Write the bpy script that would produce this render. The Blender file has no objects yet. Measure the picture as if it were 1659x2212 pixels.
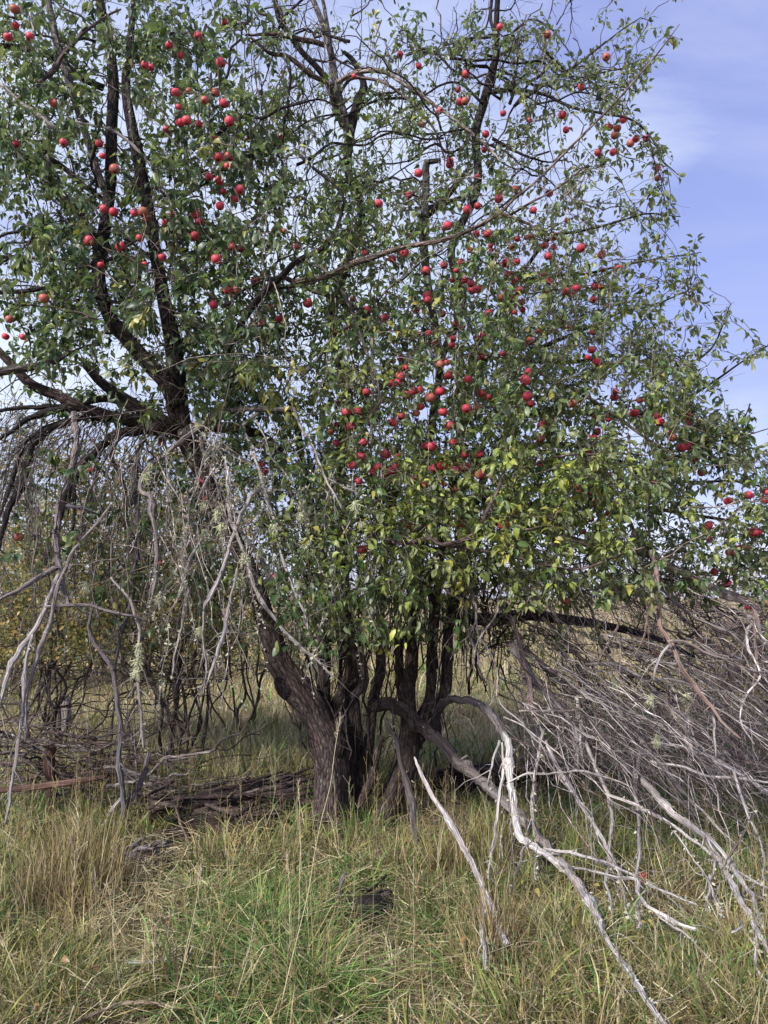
import bpy, math, random
import numpy as np
from mathutils import Vector, Matrix
R = np.random.RandomState(11)
random.seed(11)
sc = bpy.context.scene
COL = sc.collection
PI = math.pi

# ------------------------------------------------------------------ camera
FPX, CX, CY = 1597.0, 829.5, 1106.0
PITCH = math.radians(6.6); CAMZ = 1.6
cd = bpy.data.cameras.new('camera'); cam = bpy.data.objects.new('camera', cd); COL.objects.link(cam)
cd.sensor_fit = 'VERTICAL'; cd.sensor_height = 36.0; cd.lens = 36.0*FPX/2212.0
cd.clip_start = 0.05; cd.clip_end = 3000
cam.location = (0, 0, CAMZ); cam.rotation_euler = (PI/2+PITCH, 0, 0)
sc.camera = cam

# ------------------------------------------------------------------ light
SUN_EL, SUN_AZ = math.radians(37), math.radians(222)      # azimuth clockwise from +Y
sl = bpy.data.lights.new('sun', 'SUN'); so = bpy.data.objects.new('sun', sl); COL.objects.link(so)
sl.energy = 3.4; sl.angle = math.radians(5); sl.color = (1.0, 0.955, 0.88)
so.rotation_euler = (PI/2-SUN_EL, 0, -SUN_AZ+PI)
sdir = Vector((math.sin(SUN_AZ)*math.cos(SUN_EL), math.cos(SUN_AZ)*math.cos(SUN_EL), math.sin(SUN_EL)))
so.rotation_euler = sdir.to_track_quat('Z', 'Y').to_euler()

w = bpy.data.worlds.new('World'); sc.world = w; w.use_nodes = True
nt = w.node_tree; nt.nodes.clear()
def N(t, tree=None, **k):
    n = (tree or nt).nodes.new(t)
    for a, b in k.items(): setattr(n, a, b)
    return n
out = N('ShaderNodeOutputWorld'); bg = N('ShaderNodeBackground')
sky = N('ShaderNodeTexSky', sky_type='NISHITA'); sky.sun_disc = False
sky.sun_elevation = SUN_EL; sky.sun_rotation = SUN_AZ
sky.air_density = 1.0; sky.dust_density = 0.6; sky.ozone_density = 2.5
tc = N('ShaderNodeTexCoord')
sep = N('ShaderNodeSeparateXYZ'); nt.links.new(tc.outputs['Generated'], sep.inputs[0])
def math_(op, a, b=None, tree=None, clamp=False):
    t = tree or nt
    n = t.nodes.new('ShaderNodeMath'); n.operation = op; n.use_clamp = clamp
    for i, v in enumerate((a, b)):
        if v is None: continue
        if isinstance(v, (int, float)): n.inputs[i].default_value = v
        else: t.links.new(v, n.inputs[i])
    return n.outputs[0]
zz = math_('ADD', sep.outputs[2], 0.22)
cx_ = math_('DIVIDE', sep.outputs[0], zz); cy_ = math_('DIVIDE', sep.outputs[1], zz)
comb = N('ShaderNodeCombineXYZ'); nt.links.new(cx_, comb.inputs[0]); nt.links.new(cy_, comb.inputs[1])
nz = N('ShaderNodeTexNoise'); nz.inputs['Scale'].default_value = 0.95; nz.inputs['Detail'].default_value = 4
nz.inputs['Roughness'].default_value = 0.45; nz.inputs['Distortion'].default_value = 0.2
mp = N('ShaderNodeMapping'); mp.inputs['Location'].default_value = (3.1, 1.3, 0.0)
nt.links.new(comb.outputs[0], mp.inputs[0]); nt.links.new(mp.outputs[0], nz.inputs['Vector'])
def dirpx(px, py):
    x = (px-CX)/FPX; y = -(py-CY)/FPX
    v = Vector((x, math.cos(PITCH)-y*math.sin(PITCH), math.sin(PITCH)+y*math.cos(PITCH)))
    return v.normalized()
def lobe(px, py, sharp):
    d = N('ShaderNodeVectorMath', operation='DOT_PRODUCT'); nt.links.new(tc.outputs['Generated'], d.inputs[0])
    d.inputs[1].default_value = dirpx(px, py)
    return math_('POWER', math_('MAXIMUM', d.outputs['Value'], 0.0), sharp)
nz2 = N('ShaderNodeTexNoise'); nz2.inputs['Scale'].default_value = 2.2; nz2.inputs['Detail'].default_value = 8; nz2.inputs['Roughness'].default_value = 0.6; nz2.inputs['Distortion'].default_value = 0.5
mp2 = N('ShaderNodeMapping'); mp2.inputs['Scale'].default_value = (0.75, 1.6, 1); mp2.inputs['Rotation'].default_value = (0, 0, 0.5); nt.links.new(comb.outputs[0], mp2.inputs[0]); nt.links.new(mp2.outputs[0], nz2.inputs['Vector'])
mask = math_('MULTIPLY', math_('SUBTRACT', nz.outputs[0], 0.44), 2.6)
mask = math_('ADD', mask, math_('MULTIPLY', lobe(1380, 420, 150), 0.75))
mask = math_('ADD', mask, math_('MULTIPLY', lobe(1000, 520, 25), 0.45))
mask = math_('ADD', mask, math_('MULTIPLY', lobe(100, 700, 9), 0.75))
mask = math_('ADD', mask, math_('MULTIPLY', lobe(1620, 880, 500), 0.5))
mask = math_('ADD', mask, math_('MULTIPLY', lobe(1500, 1350, 40), 0.7))
mask = math_('SUBTRACT', mask, math_('MULTIPLY', lobe(1600, 620, 60), 0.8))
mask = math_('SUBTRACT', mask, math_('MULTIPLY', lobe(1560, 100, 12), 0.75))
mask = math_('ADD', mask, math_('MULTIPLY', math_('SUBTRACT', nz2.outputs[0], 0.5), 1.25))
mask = math_('MULTIPLY', mask, 1.0, clamp=True)
gain = N('ShaderNodeMix', data_type='RGBA', blend_type='MULTIPLY'); gain.inputs['Factor'].default_value = 1
nt.links.new(sky.outputs[0], gain.inputs['A']); gain.inputs['B'].default_value = (1.45, 1.12, 1.05, 1)
lift = N('ShaderNodeMix', data_type='RGBA', blend_type='MIX'); lift.inputs['Factor'].default_value = 0.55
nt.links.new(gain.outputs['Result'], lift.inputs['A']); lift.inputs['B'].default_value = (1.9, 2.3, 5.2, 1)
mx = N('ShaderNodeMix', data_type='RGBA', blend_type='MIX')
gb = N('ShaderNodeMix', data_type='RGBA', blend_type='MIX'); nt.links.new(lift.outputs['Result'], gb.inputs['A']); gb.inputs['B'].default_value = (2.5, 2.9, 4.7, 1)
nt.links.new(math_('MULTIPLY', math_('SUBTRACT', nz2.outputs[0], 0.42), 3.2, clamp=True), gb.inputs['Factor'])
nt.links.new(mask, mx.inputs['Factor']); nt.links.new(gb.outputs['Result'], mx.inputs['A'])
mx.inputs['B'].default_value = (4.35, 4.9, 5.95, 1)
nt.links.new(mx.outputs['Result'], bg.inputs['Color']); bg.inputs['Strength'].default_value = 0.11
nt.links.new(bg.outputs[0], out.inputs[0])
sc.view_settings.view_transform = 'Standard'; sc.view_settings.look = 'None'
sc.view_settings.exposure = 0.84; sc.view_settings.gamma = 1.0
sc.render.engine = 'CYCLES'
sc.cycles.max_bounces = 6; sc.cycles.transparent_max_bounces = 4

# ------------------------------------------------------------------ coordinates
def P(px, py, Y):
    x = (px-CX)/FPX; y = -(py-CY)/FPX
    t = Y/(math.cos(PITCH)-y*math.sin(PITCH))
    return np.array([t*x, Y, CAMZ+t*(math.sin(PITCH)+y*math.cos(PITCH))])
def PV(px, py, Y):
    x = (px-CX)/FPX; y = -(py-CY)/FPX
    t = Y/(math.cos(PITCH)-y*math.sin(PITCH))
    return np.stack([t*x, Y, CAMZ+t*(math.sin(PITCH)+y*math.cos(PITCH))], -1)
def proj(p):
    d = p-np.array([0, 0, CAMZ])
    f = d[..., 1]*math.cos(PITCH)+d[..., 2]*math.sin(PITCH)
    u = -d[..., 1]*math.sin(PITCH)+d[..., 2]*math.cos(PITCH)
    return CX+FPX*d[..., 0]/f, CY-FPX*u/f, f
def gh(x, y):
    return 0.035*np.sin(1.7*x+0.6*y+1)*np.cos(1.3*y-0.5*x)+0.02*np.sin(4.1*x+2.0)*np.sin(3.3*y)+0.012*np.sin(9*x+y)*np.cos(8*y+x)
def GY(px, py, z=0.04):
    a = math.atan((py-CY)/FPX)-PITCH
    return (CAMZ-z)/math.tan(max(a, 0.02))
def G(px, py, z=0.0):
    return P(px, py, GY(px, py, z))

# ------------------------------------------------------------------ materials
def newmat(name):
    m = bpy.data.materials.new(name); m.use_nodes = True
    t = m.node_tree; b = t.nodes['Principled BSDF']
    return m, t, b
def L(t, a, b): t.links.new(a, b)
def ramp(t, fac, stops):
    r = t.nodes.new('ShaderNodeValToRGB'); e = r.color_ramp.elements
    while len(e) < len(stops): e.new(0.5)
    for i, (p, c) in enumerate(stops):
        e[i].position = p; e[i].color = (*c, 1) if len(c) == 3 else c
    L(t, fac, r.inputs[0]); return r.outputs[0]
def noise(t, vec, scale, detail=4, rough=0.55, vscale=None):
    if vscale:
        m = t.nodes.new('ShaderNodeMapping'); m.inputs['Scale'].default_value = vscale; L(t, vec, m.inputs[0]); vec = m.outputs[0]
    n = t.nodes.new('ShaderNodeTexNoise'); n.inputs['Scale'].default_value = scale
    n.inputs['Detail'].default_value = detail; n.inputs['Roughness'].default_value = rough
    L(t, vec, n.inputs['Vector']); return n.outputs[0]
def mixc(t, f, a, b, mode='MIX'):
    m = t.nodes.new('ShaderNodeMix'); m.data_type = 'RGBA'; m.blend_type = mode
    for s, v in (('Factor', f), ('A', a), ('B', b)):
        if isinstance(v, (int, float)): m.inputs[s].default_value = v
        elif isinstance(v, tuple): m.inputs[s].default_value = (*v, 1)
        else: L(t, v, m.inputs[s])
    return m.outputs['Result']
def attr(t, name):
    a = t.nodes.new('ShaderNodeAttribute'); a.attribute_name = name; return a
def objc(t):
    return t.nodes.new('ShaderNodeTexCoord').outputs['Object']
def bark_mat(name, lich=0.45, streak=False, rough=0.9, lichcol=(0.32, 0.35, 0.27), bump=0.8):
    m, t, b = newmat(name)
    bk = attr(t, 'bark').outputs['Vector']; tint = attr(t, 'tint').outputs['Color']
    n1 = noise(t, bk, 1.0, 6, 0.65, (48, 48, 10) if not streak else (75, 75, 3.2))
    n2 = noise(t, bk, 1.0, 3, 0.5, (14, 14, 5))
    v = t.nodes.new('ShaderNodeTexVoronoi'); v.feature = 'DISTANCE_TO_EDGE'
    mpn = t.nodes.new('ShaderNodeMapping'); mpn.inputs['Scale'].default_value = (42, 42, 13) if not streak else (95, 95, 4)
    L(t, bk, mpn.inputs[0]); L(t, mpn.outputs[0], v.inputs['Vector']); v.inputs['Scale'].default_value = 1
    c1 = ramp(t, n1, [(0.3, (0.3, 0.28, 0.28)), (0.5, (0.95, 0.92, 0.92)), (0.68, (2.3, 2.25, 2.25))] if not streak
              else [(0.33, (0.25, 0.235, 0.24)), (0.47, (0.85, 0.85, 0.85)), (0.68, (1.28, 1.28, 1.3))])
    c = mixc(t, 1.0, tint, c1, 'MULTIPLY')
    crack = ramp(t, v.outputs['Distance'], [(0.0, (0.15, 0.14, 0.14)), (0.14, (1, 1, 1))])
    c = mixc(t, 0.7 if not streak else 0.6, c, mixc(t, 1.0, c, crack, 'MULTIPLY'))
    c = mixc(t, ramp(t, n2, [(0.35, (0, 0, 0)), (0.7, (0.55, 0.55, 0.55))]), c, mixc(t, 1.0, c, (1.25, 1.05, 0.9), 'MULTIPLY'))
    if lich > 0:
        ln = noise(t, bk, 1.0, 7, 0.7, (30, 30, 18)); lb = noise(t, objc(t), 4.0, 2)
        lm = math_('MULTIPLY', math_('SUBTRACT', math_('ADD', ln, math_('MULTIPLY', lb, 0.35, t), t), 0.86-0.12*lich, t), 9.0, t, True)
        c = mixc(t, lm, c, lichcol)
    L(t, c, b.inputs['Base Color']); b.inputs['Roughness'].default_value = rough
    b.inputs['Specular IOR Level'].default_value = 0.25
    bp = t.nodes.new('ShaderNodeBump'); bp.inputs['Strength'].default_value = bump; bp.inputs['Distance'].default_value = 0.02
    hh = math_('ADD', n1, math_('MULTIPLY', math_('MINIMUM', v.outputs['Distance'], 0.25, t), 2.0, t), t)
    L(t, hh, bp.inputs['Height']); L(t, bp.outputs[0], b.inputs['Normal'])
    return m
M_BARK = bark_mat('bark', 0.35)
M_TWIG = bark_mat('twig_bark', 0.5, bump=0.5)
M_DEAD = bark_mat('bleached_wood', 0.35, True, 0.8, (0.5, 0.52, 0.42), 0.6)
M_ROT = bark_mat('rotten_wood', 0.0, True, 0.95, bump=1.0)

def leaf_mat():
    m, t, b = newmat('leaf')
    tint = attr(t, 'tint').outputs['Color']; oc = objc(t)
    n = noise(t, oc, 70, 3); n2 = noise(t, oc, 110, 2)
    c = mixc(t, 1.0, tint, ramp(t, n, [(0.3, (0.75, 0.8, 0.75)), (0.7, (1.3, 1.2, 1.15))]), 'MULTIPLY')
    c = mixc(t, ramp(t, n2, [(0.60, (0, 0, 0)), (0.68, (0.8, 0.8, 0.8))]), c, (0.17, 0.10, 0.035))
    g = t.nodes.new('ShaderNodeNewGeometry')
    c = mixc(t, g.outputs['Backfacing'], c, mixc(t, 0.5, c, (0.28, 0.31, 0.24)))
    L(t, c, b.inputs['Base Color']); b.inputs['Roughness'].default_value = 0.42
    b.inputs['Specular IOR Level'].default_value = 0.45
    tr = t.nodes.new('ShaderNodeBsdfTranslucent')
    L(t, mixc(t, 1.0, c, (1.4, 1.7, 0.7), 'MULTIPLY'), tr.inputs['Color'])
    mxs = t.nodes.new('ShaderNodeMixShader'); mxs.inputs[0].default_value = 0.24
    L(t, b.outputs[0], mxs.inputs[1]); L(t, tr.outputs[0], mxs.inputs[2])
    L(t, mxs.outputs[0], t.nodes['Material Output'].inputs['Surface'])
    return m
M_LEAF = leaf_mat()
def grass_mat():
    m, t, b = newmat('grass_blade')
    tint = attr(t, 'tint').outputs['Color']
    n = noise(t, objc(t), 35, 2)
    c = mixc(t, 1.0, tint, ramp(t, n, [(0.3, (0.75, 0.75, 0.75)), (0.7, (1.25, 1.25, 1.2))]), 'MULTIPLY')
    L(t, c, b.inputs['Base Color']); b.inputs['Roughness'].default_value = 0.6; b.inputs['Specular IOR Level'].default_value = 0.3
    tr = t.nodes.new('ShaderNodeBsdfTranslucent'); L(t, c, tr.inputs['Color'])
    mxs = t.nodes.new('ShaderNodeMixShader'); mxs.inputs[0].default_value = 0.25
    L(t, b.outputs[0], mxs.inputs[1]); L(t, tr.outputs[0], mxs.inputs[2])
    L(t, mxs.outputs[0], t.nodes['Material Output'].inputs['Surface'])
    return m
M_GRASS = grass_mat()
def plain(name, col, rough=0.8):
    m, t, b = newmat(name)
    n = noise(t, objc(t), 90, 3)
    L(t, mixc(t, 1.0, col, ramp(t, n, [(0.3, (0.7, 0.7, 0.7)), (0.7, (1.3, 1.3, 1.3))]), 'MULTIPLY'), b.inputs['Base Color'])
    b.inputs['Roughness'].default_value = rough; return m
M_LICH = plain('beard_lichen', (0.56, 0.58, 0.38), 0.9)
M_STEM = plain('apple_stem', (0.09, 0.055, 0.03))
M_PIT = plain('apple_flesh', (0.10, 0.035, 0.02), 0.9)
def apple_mat():
    m, t, b = newmat('apple_skin')
    oi = t.nodes.new('ShaderNodeObjectInfo'); oc = objc(t)
    n = noise(t, oc, 1.0, 4, 0.6, (160, 160, 26)); nb = noise(t, oc, 22, 2)
    red = mixc(t, oi.outputs['Random'], (0.48, 0.018, 0.060), (0.62, 0.045, 0.10))
    red = mixc(t, ramp(t, n, [(0.4, (0, 0, 0)), (0.75, (0.75, 0.75, 0.75))]), red, (0.66, 0.14, 0.14))
    dull = math_('GREATER_THAN', oi.outputs['Random'], 0.84, t)
    dl = math_('MULTIPLY', dull, math_('MULTIPLY', nb, 1.3, t), t)
    c = mixc(t, dl, red, (0.26, 0.12, 0.055))
    sx = t.nodes.new('ShaderNodeSeparateXYZ'); L(t, oc, sx.inputs[0])
    under = math_('MULTIPLY', math_('SUBTRACT', math_('ADD', math_('MULTIPLY', sx.outputs[0], 16.0, t), nb, t), 0.95, t), 2.0, t, True)
    c = mixc(t, math_('MULTIPLY', under, 0.7, t), c, (0.62, 0.40, 0.12))
    spk = noise(t, oc, 420, 1)
    c = mixc(t, ramp(t, spk, [(0.68, (0, 0, 0)), (0.74, (0.35, 0.35, 0.35))]), c, (0.8, 0.5, 0.35))
    L(t, c, b.inputs['Base Color']); b.inputs['Roughness'].default_value = 0.5
    b.inputs['Specular IOR Level'].default_value = 0.4
    return m
M_APPLE = apple_mat()
def ground_mat():
    m, t, b = newmat('field_ground'); oc = objc(t)
    n = noise(t, oc, 1.1, 6, 0.6); n2 = noise(t, oc, 22, 6, 0.75); n3 = noise(t, oc, 0.12, 5, 0.6)
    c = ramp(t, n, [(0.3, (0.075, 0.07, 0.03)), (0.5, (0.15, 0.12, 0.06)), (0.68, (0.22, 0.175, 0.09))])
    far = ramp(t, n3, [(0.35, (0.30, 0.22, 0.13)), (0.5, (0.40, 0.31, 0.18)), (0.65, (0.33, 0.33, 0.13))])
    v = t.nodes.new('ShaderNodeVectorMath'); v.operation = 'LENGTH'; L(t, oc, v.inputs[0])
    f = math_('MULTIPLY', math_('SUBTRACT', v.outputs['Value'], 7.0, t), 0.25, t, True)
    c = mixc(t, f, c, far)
    c = mixc(t, 1.0, c, ramp(t, n2, [(0.3, (0.45, 0.45, 0.45)), (0.7, (1.45, 1.45, 1.45))]), 'MULTIPLY')
    L(t, c, b.inputs['Base Color']); b.inputs['Roughness'].default_value = 1.0; b.inputs['Specular IOR Level'].default_value = 0.1
    bp = t.nodes.new('ShaderNodeBump'); bp.inputs['Strength'].default_value = 0.8; bp.inputs['Distance'].default_value = 0.05
    L(t, n2, bp.inputs['Height']); L(t, bp.outputs[0], b.inputs['Normal'])
    return m
M_GROUND = ground_mat()

# ------------------------------------------------------------------ mesh helpers
def mk(name, V, F, mats, parent=None, tint=None, bark=None, smooth=True, mi=None, tri=None):
    """V (n,3); F: (m,4) quads and / or tri (k,3)"""
    me = bpy.data.meshes.new(name)
    nv = len(V); nq = 0 if F is None else len(F); ntr = 0 if tri is None else len(tri)
    me.vertices.add(nv); me.vertices.foreach_set('co', np.asarray(V, np.float32).ravel())
    parts = []; starts = []; s = 0
    if nq: parts.append(np.asarray(F, np.int32).ravel()); starts.append(np.arange(nq)*4); s = nq*4
    if ntr: parts.append(np.asarray(tri, np.int32).ravel()); starts.append(s+np.arange(ntr)*3)
    li = np.concatenate(parts); me.loops.add(len(li)); me.loops.foreach_set('vertex_index', li)
    me.polygons.add(nq+ntr); me.polygons.foreach_set('loop_start', np.concatenate(starts).astype(np.int32))
    if smooth: me.polygons.foreach_set('use_smooth', np.ones(nq+ntr, bool))
    for m in (mats if isinstance(mats, (list, tuple)) else [mats]): me.materials.append(m)
    if mi is not None: me.polygons.foreach_set('material_index', np.asarray(mi, np.int32))
    if tint is not None:
        a = me.color_attributes.new('tint', 'FLOAT_COLOR', 'POINT')
        tt = np.ones((nv, 4), np.float32); tt[:, :3] = tint; a.data.foreach_set('color', tt.ravel())
    if bark is not None:
        a = me.attributes.new('bark', 'FLOAT_VECTOR', 'POINT'); a.data.foreach_set('vector', np.asarray(bark, np.float32).ravel())
    me.update(calc_edges=True)
    o = bpy.data.objects.new(name, me); COL.objects.link(o)
    if parent is not None: o.parent = parent; o.matrix_parent_inverse = Matrix.Translation(-Vector(parent.location))
    return o
def tag(o, label=None, cat=None, group=None, kind=None):
    if label: o['label'] = label
    if cat: o['category'] = cat
    if group: o['group'] = group
    if kind: o['kind'] = kind
    return o
def empty(name, loc, label, cat, group=None):
    o = bpy.data.objects.new(name, None); COL.objects.link(o); o.location = Vector([float(v) for v in loc]); o.empty_display_size = 0.1
    return tag(o, label, cat, group)

def resample(pts, K=None, step=0.03):
    """Catmull-Rom through pts (columns: xyz, r), K samples equally spaced"""
    p = np.asarray(pts, float); n = len(p)
    q = np.vstack([2*p[0]-p[1], p, 2*p[-1]-p[-2]])
    seg = []
    for i in range(n-1):
        a, b, c, d = q[i], q[i+1], q[i+2], q[i+3]
        t = np.linspace(0, 1, 10, endpoint=False)[:, None]
        seg.append(0.5*((2*b)+(-a+c)*t+(2*a-5*b+4*c-d)*t*t+(-a+3*b-3*c+d)*t**3))
    s = np.vstack(seg+[p[-1:]])
    l = np.concatenate([[0], np.cumsum(np.linalg.norm(np.diff(s[:, :3], axis=0), axis=1))])
    if K is None: K = max(4, int(l[-1]/step))
    tt = np.linspace(0, l[-1], K)
    return np.stack([np.interp(tt, l, s[:, k]) for k in range(p.shape[1])], 1)

def batch_tubes(PT, sides, ridge=0.0, cap=True, wob=0.0):
    """PT (N,K,4) -> V, quads, tris, bark"""
    PT = np.asarray(PT, float); n, K, _ = PT.shape
    c = PT[..., :3]; r = np.maximum(PT[..., 3], 0.0004)
    T = np.gradient(c, axis=1); T /= (np.linalg.norm(T, axis=2, keepdims=True)+1e-9)
    mean = c[:, -1]-c[:, 0]; mean /= (np.linalg.norm(mean, axis=1, keepdims=True)+1e-9)
    ref = np.where(np.abs(mean[:, 2:3]) > 0.8, np.array([[1.0, 0.15, 0]]), np.array([[0.1, 0.15, 1.0]]))
    ref = np.repeat(ref[:, None], K, 1)
    A = np.cross(T, ref); A /= (np.linalg.norm(A, axis=2, keepdims=True)+1e-9)
    B = np.cross(T, A)
    ang = np.arange(sides)*2*PI/sides
    ll = np.concatenate([np.zeros((n, 1)), np.cumsum(np.linalg.norm(np.diff(c, axis=1), axis=2), axis=1)], 1)
    rr = r[:, :, None]*np.ones(sides)
    if ridge > 0:
        a = ang[None, None, :]; v = ll[..., None]; ph = R.uniform(0, 6, (n, 1, 1))
        rg = 0.45*np.sin(2*a+3.1*v+ph)+0.35*np.sin(3*a-5.3*v+1+ph)+0.3*np.sin(5*a+4*v+2*ph)
        if sides >= 20:
            rg = rg+0.30*np.abs(np.sin(7*a+2.2*np.sin(9*v)+ph))+0.22*np.sin(11*a+14*v+ph)*np.sin(31*v+3*a)+0.18*np.sin(17*a-9*v)*np.sin(47*v+5*np.sin(4*a))
        rr = rr*(1+ridge*rg)
    if wob > 0: rr = rr*(1+wob*R.randn(n, K, sides))
    V = c[:, :, None]+rr[..., None]*(np.cos(ang)[None, None, :, None]*A[:, :, None]+np.sin(ang)[None, None, :, None]*B[:, :, None])
    off = R.uniform(0, 9, (n, 1, 1))
    bk = np.stack([rr*np.cos(ang)+off, rr*np.sin(ang)+off, np.broadcast_to(ll[..., None]+off, rr.shape)], -1)
    idx = np.arange(n*K*sides).reshape(n, K, sides)
    a = idx[:, :-1]; b = np.roll(a, -1, 2); d = idx[:, 1:]; e = np.roll(d, -1, 2)
    Q = np.stack([a, b, e, d], -1).reshape(-1, 4)
    tri = None
    if cap:
        tl = []
        for kk, flip in ((0, True), (K-1, False)):
            ring = idx[:, kk]
            for j in range(1, sides-1):
                t3 = np.stack([ring[:, 0], ring[:, j], ring[:, j+1]], -1)
                tl.append(t3[:, ::-1] if flip else t3)
        tri = np.vstack(tl)
    return V.reshape(-1, 3), Q, tri, bk.reshape(-1, 3)
class Bag:
    def __init__(s): s.g = {}
    def add(s, pts, col, sides=5, K=8):
        s.g.setdefault((sides, K), []).append((resample(pts, K), col))
    def raw(s, PT, col, sides=4):
        PT = np.asarray(PT); s.g.setdefault((sides, PT.shape[0]), []).append((PT, col))
    def build(s, name, mat, parent=None, wob=0.0):
        VV, QQ, TT, BB, CC = [], [], [], [], []; o = 0
        for (sd, K), lst in s.g.items():
            V, Q, T, B = batch_tubes(np.stack([a for a, _ in lst]), sd, 0.0, sd > 3, wob)
            col = np.repeat(np.array([c for _, c in lst]), K*sd, axis=0)
            VV.append(V); QQ.append(Q+o); BB.append(B); CC.append(col)
            if T is not None: TT.append(T+o)
            o += len(V)
        return mk(name, np.vstack(VV), np.vstack(QQ), mat, parent, np.vstack(CC), np.vstack(BB), True, None, np.vstack(TT) if TT else None)
def limb(name, pts4, mat, col, parent, sides=8, step=0.03, ridge=0.05, crook=0.0):
    """one branch as one object; pts4 rows x,y,z,r"""
    p = resample(pts4, None, step)
    if mat is M_DEAD and len(pts4) < 13:
        q_ = np.asarray(pts4, float); l_ = np.concatenate([[0], np.cumsum(np.linalg.norm(np.diff(q_[:, :3], axis=0), axis=1))]); tt_ = np.linspace(0, l_[-1], len(p))
        p = 0.4*p+0.6*np.stack([np.interp(tt_, l_, q_[:, k_]) for k_ in range(4)], 1)
        for _ in range(max(1, len(p)//9)):
            p[:, 3] *= 1+R.uniform(.1, .45)*np.exp(-((np.arange(len(p))-R.uniform(0, len(p)))/R.uniform(.6, 1.6))**2)
        p[:, :3] += (R.randn(len(p), 3)*0.12)*p[:, 3:4]
    p[:, 2] = np.maximum(p[:, 2], gh(p[:, 0], p[:, 1])+p[:, 3]*0.3) if name not in ('trunk', 'stem', 'post') else p[:, 2]
    if crook > 0:
        k = len(p); t = np.linspace(0, 1, k)
        for ax in range(3):
            for fr in (3, 7, 13):
                p[:, ax] += crook/fr*3*np.sin(fr*t*PI*1.3+R.uniform(0, 6))*np.sin(PI*np.clip(t, 0, 1))**0.3*min(1, k/30)
    V, Q, T, B = batch_tubes(p[None], sides, ridge)
    col = np.array(col, float)
    if col.ndim == 2:
        g_ = np.clip((np.linspace(0, 1, len(p))-0.25)/0.5, 0, 1)[:, None]; col = np.repeat(col[0]*(1-g_)+col[1]*g_, sides, axis=0)
    return mk(name, V, Q, mat, parent, col, B, True, None, T)

# crop converters -> D coordinates
c1 = lambda q: (q[0]/2, q[1]/2); c2 = lambda q: (829.5+q[0]/2, q[1]/2)
c3 = lambda q: (q[0]/2, 737.3+q[1]/2); c4 = lambda q: (829.5+q[0]/2, 737.3+q[1]/2)
c6 = lambda q: (829.5+q[0]/2, 1474.6+q[1]/2); cb = lambda q: (1104+q[0]*0.3346, 1152+q[1]*0.3346)
cz = lambda q: (576+q[0]*0.2893, 1248+q[1]*0.2893); ident = lambda q: q
cl = lambda q: (q[0]*0.3471, 960+q[1]*0.3471)
def tr(pts, r, Y, conv=ident, zmin=None):
    """trace: pixel list, r (r0,r1,..) in D px, Y depths (spread evenly along the list)"""
    n = len(pts); t = np.linspace(0, 1, n)
    rs = np.interp(t, np.linspace(0, 1, len(r)), r); Ys = np.interp(t, np.linspace(0, 1, len(Y)), Y)
    o = []
    for q, a, y in zip(pts, rs, Ys):
        x, yy = conv(q)
        if conv is c6 or zmin is not None:
            zm = zmin if zmin is not None else 0.17
            if P(x, yy, y)[2] < zm: y = GY(x, yy, zm)
        p = P(x, yy, y); o.append([*p, a*y/FPX])
    return np.array(o)

# ------------------------------------------------------------------ ground
rs_ = np.concatenate([np.linspace(0.0, 12, 80), np.geomspace(12.3, 1800, 40)]); na = 150
aa = np.arange(na)*2*PI/na
X = rs_[:, None]*np.cos(aa); Yg = rs_[:, None]*np.sin(aa)+3.0
Z = gh(X, Yg)*np.exp(-np.maximum(rs_[:, None]-14, 0)/10)+np.clip(rs_[:, None]-60, 0, 1e9)*0.0
V = np.stack([X, Yg, Z], -1).reshape(-1, 3); idx = np.arange(len(V)).reshape(len(rs_), na)
a = idx[:-1]; b = np.roll(a, -1, 1); d = idx[1:]; e = np.roll(d, -1, 1)
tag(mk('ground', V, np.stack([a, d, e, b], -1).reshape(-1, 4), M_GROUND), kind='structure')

# ------------------------------------------------------------------ apple tree skeleton
root = empty('apple_tree', P(760, 1780, 5.4)*np.array([1, 1, 0]), 'big unpruned apple tree full of red apples, many dark stems and grey drooping dead limbs', 'tree')
DK = (0.034, 0.029, 0.030); DKR = (0.048, 0.036, 0.035); GR = (0.15, 0.14, 0.14); LG = (0.42, 0.40, 0.40); BR = (0.12, 0.095, 0.09); PU = (0.115, 0.082, 0.085)
nodes = []            # (x,y,z) attachment nodes for living growth
def live(pts4, name='limb', col=DK, sides=8, ridge=0.05, grow=True, mat=None, step=0.03, crook=0.0):
    limb(name, pts4, mat or M_BARK, col, root, sides, step, ridge, crook)
    if grow:
        nodes.extend(resample(pts4, None, 0.1)[:, :3].tolist())
    return pts4
# main leaning trunk
tk = tr([(712, 1815), (713, 1780), (713, 1740), (714, 1700), (716, 1653), (706, 1600), (688, 1560), (664, 1515), (638, 1482), (615, 1450), (598, 1421), (585, 1372), (570, 1330), (547, 1250), (515, 1185), (482, 1120), (452, 1050), (418, 985), (395, 930), (381, 870)],
        (60, 46, 38, 36, 37, 35, 31, 31, 32, 27, 25, 23, 21, 19, 18, 18, 18, 19, 21, 24), (5.38, 5.38, 5.35, 5.4, 5.45, 5.5, 5.5))
live(tk, 'trunk', (0.080, 0.064, 0.062), 40, 0.055, True, step=0.013)
live(tr([(640, 1490), (618, 1488), (604, 1478), (598, 1468)], (26, 21, 14, 7), (5.36, 5.28)), 'stub', DK, 16, 0.12, False)
live(tr([(722, 1640), (738, 1590), (734, 1550), (731, 1536)], (22, 17, 12, 6), (5.34, 5.3)), 'stub', DK, 16, 0.1, False)
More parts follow.
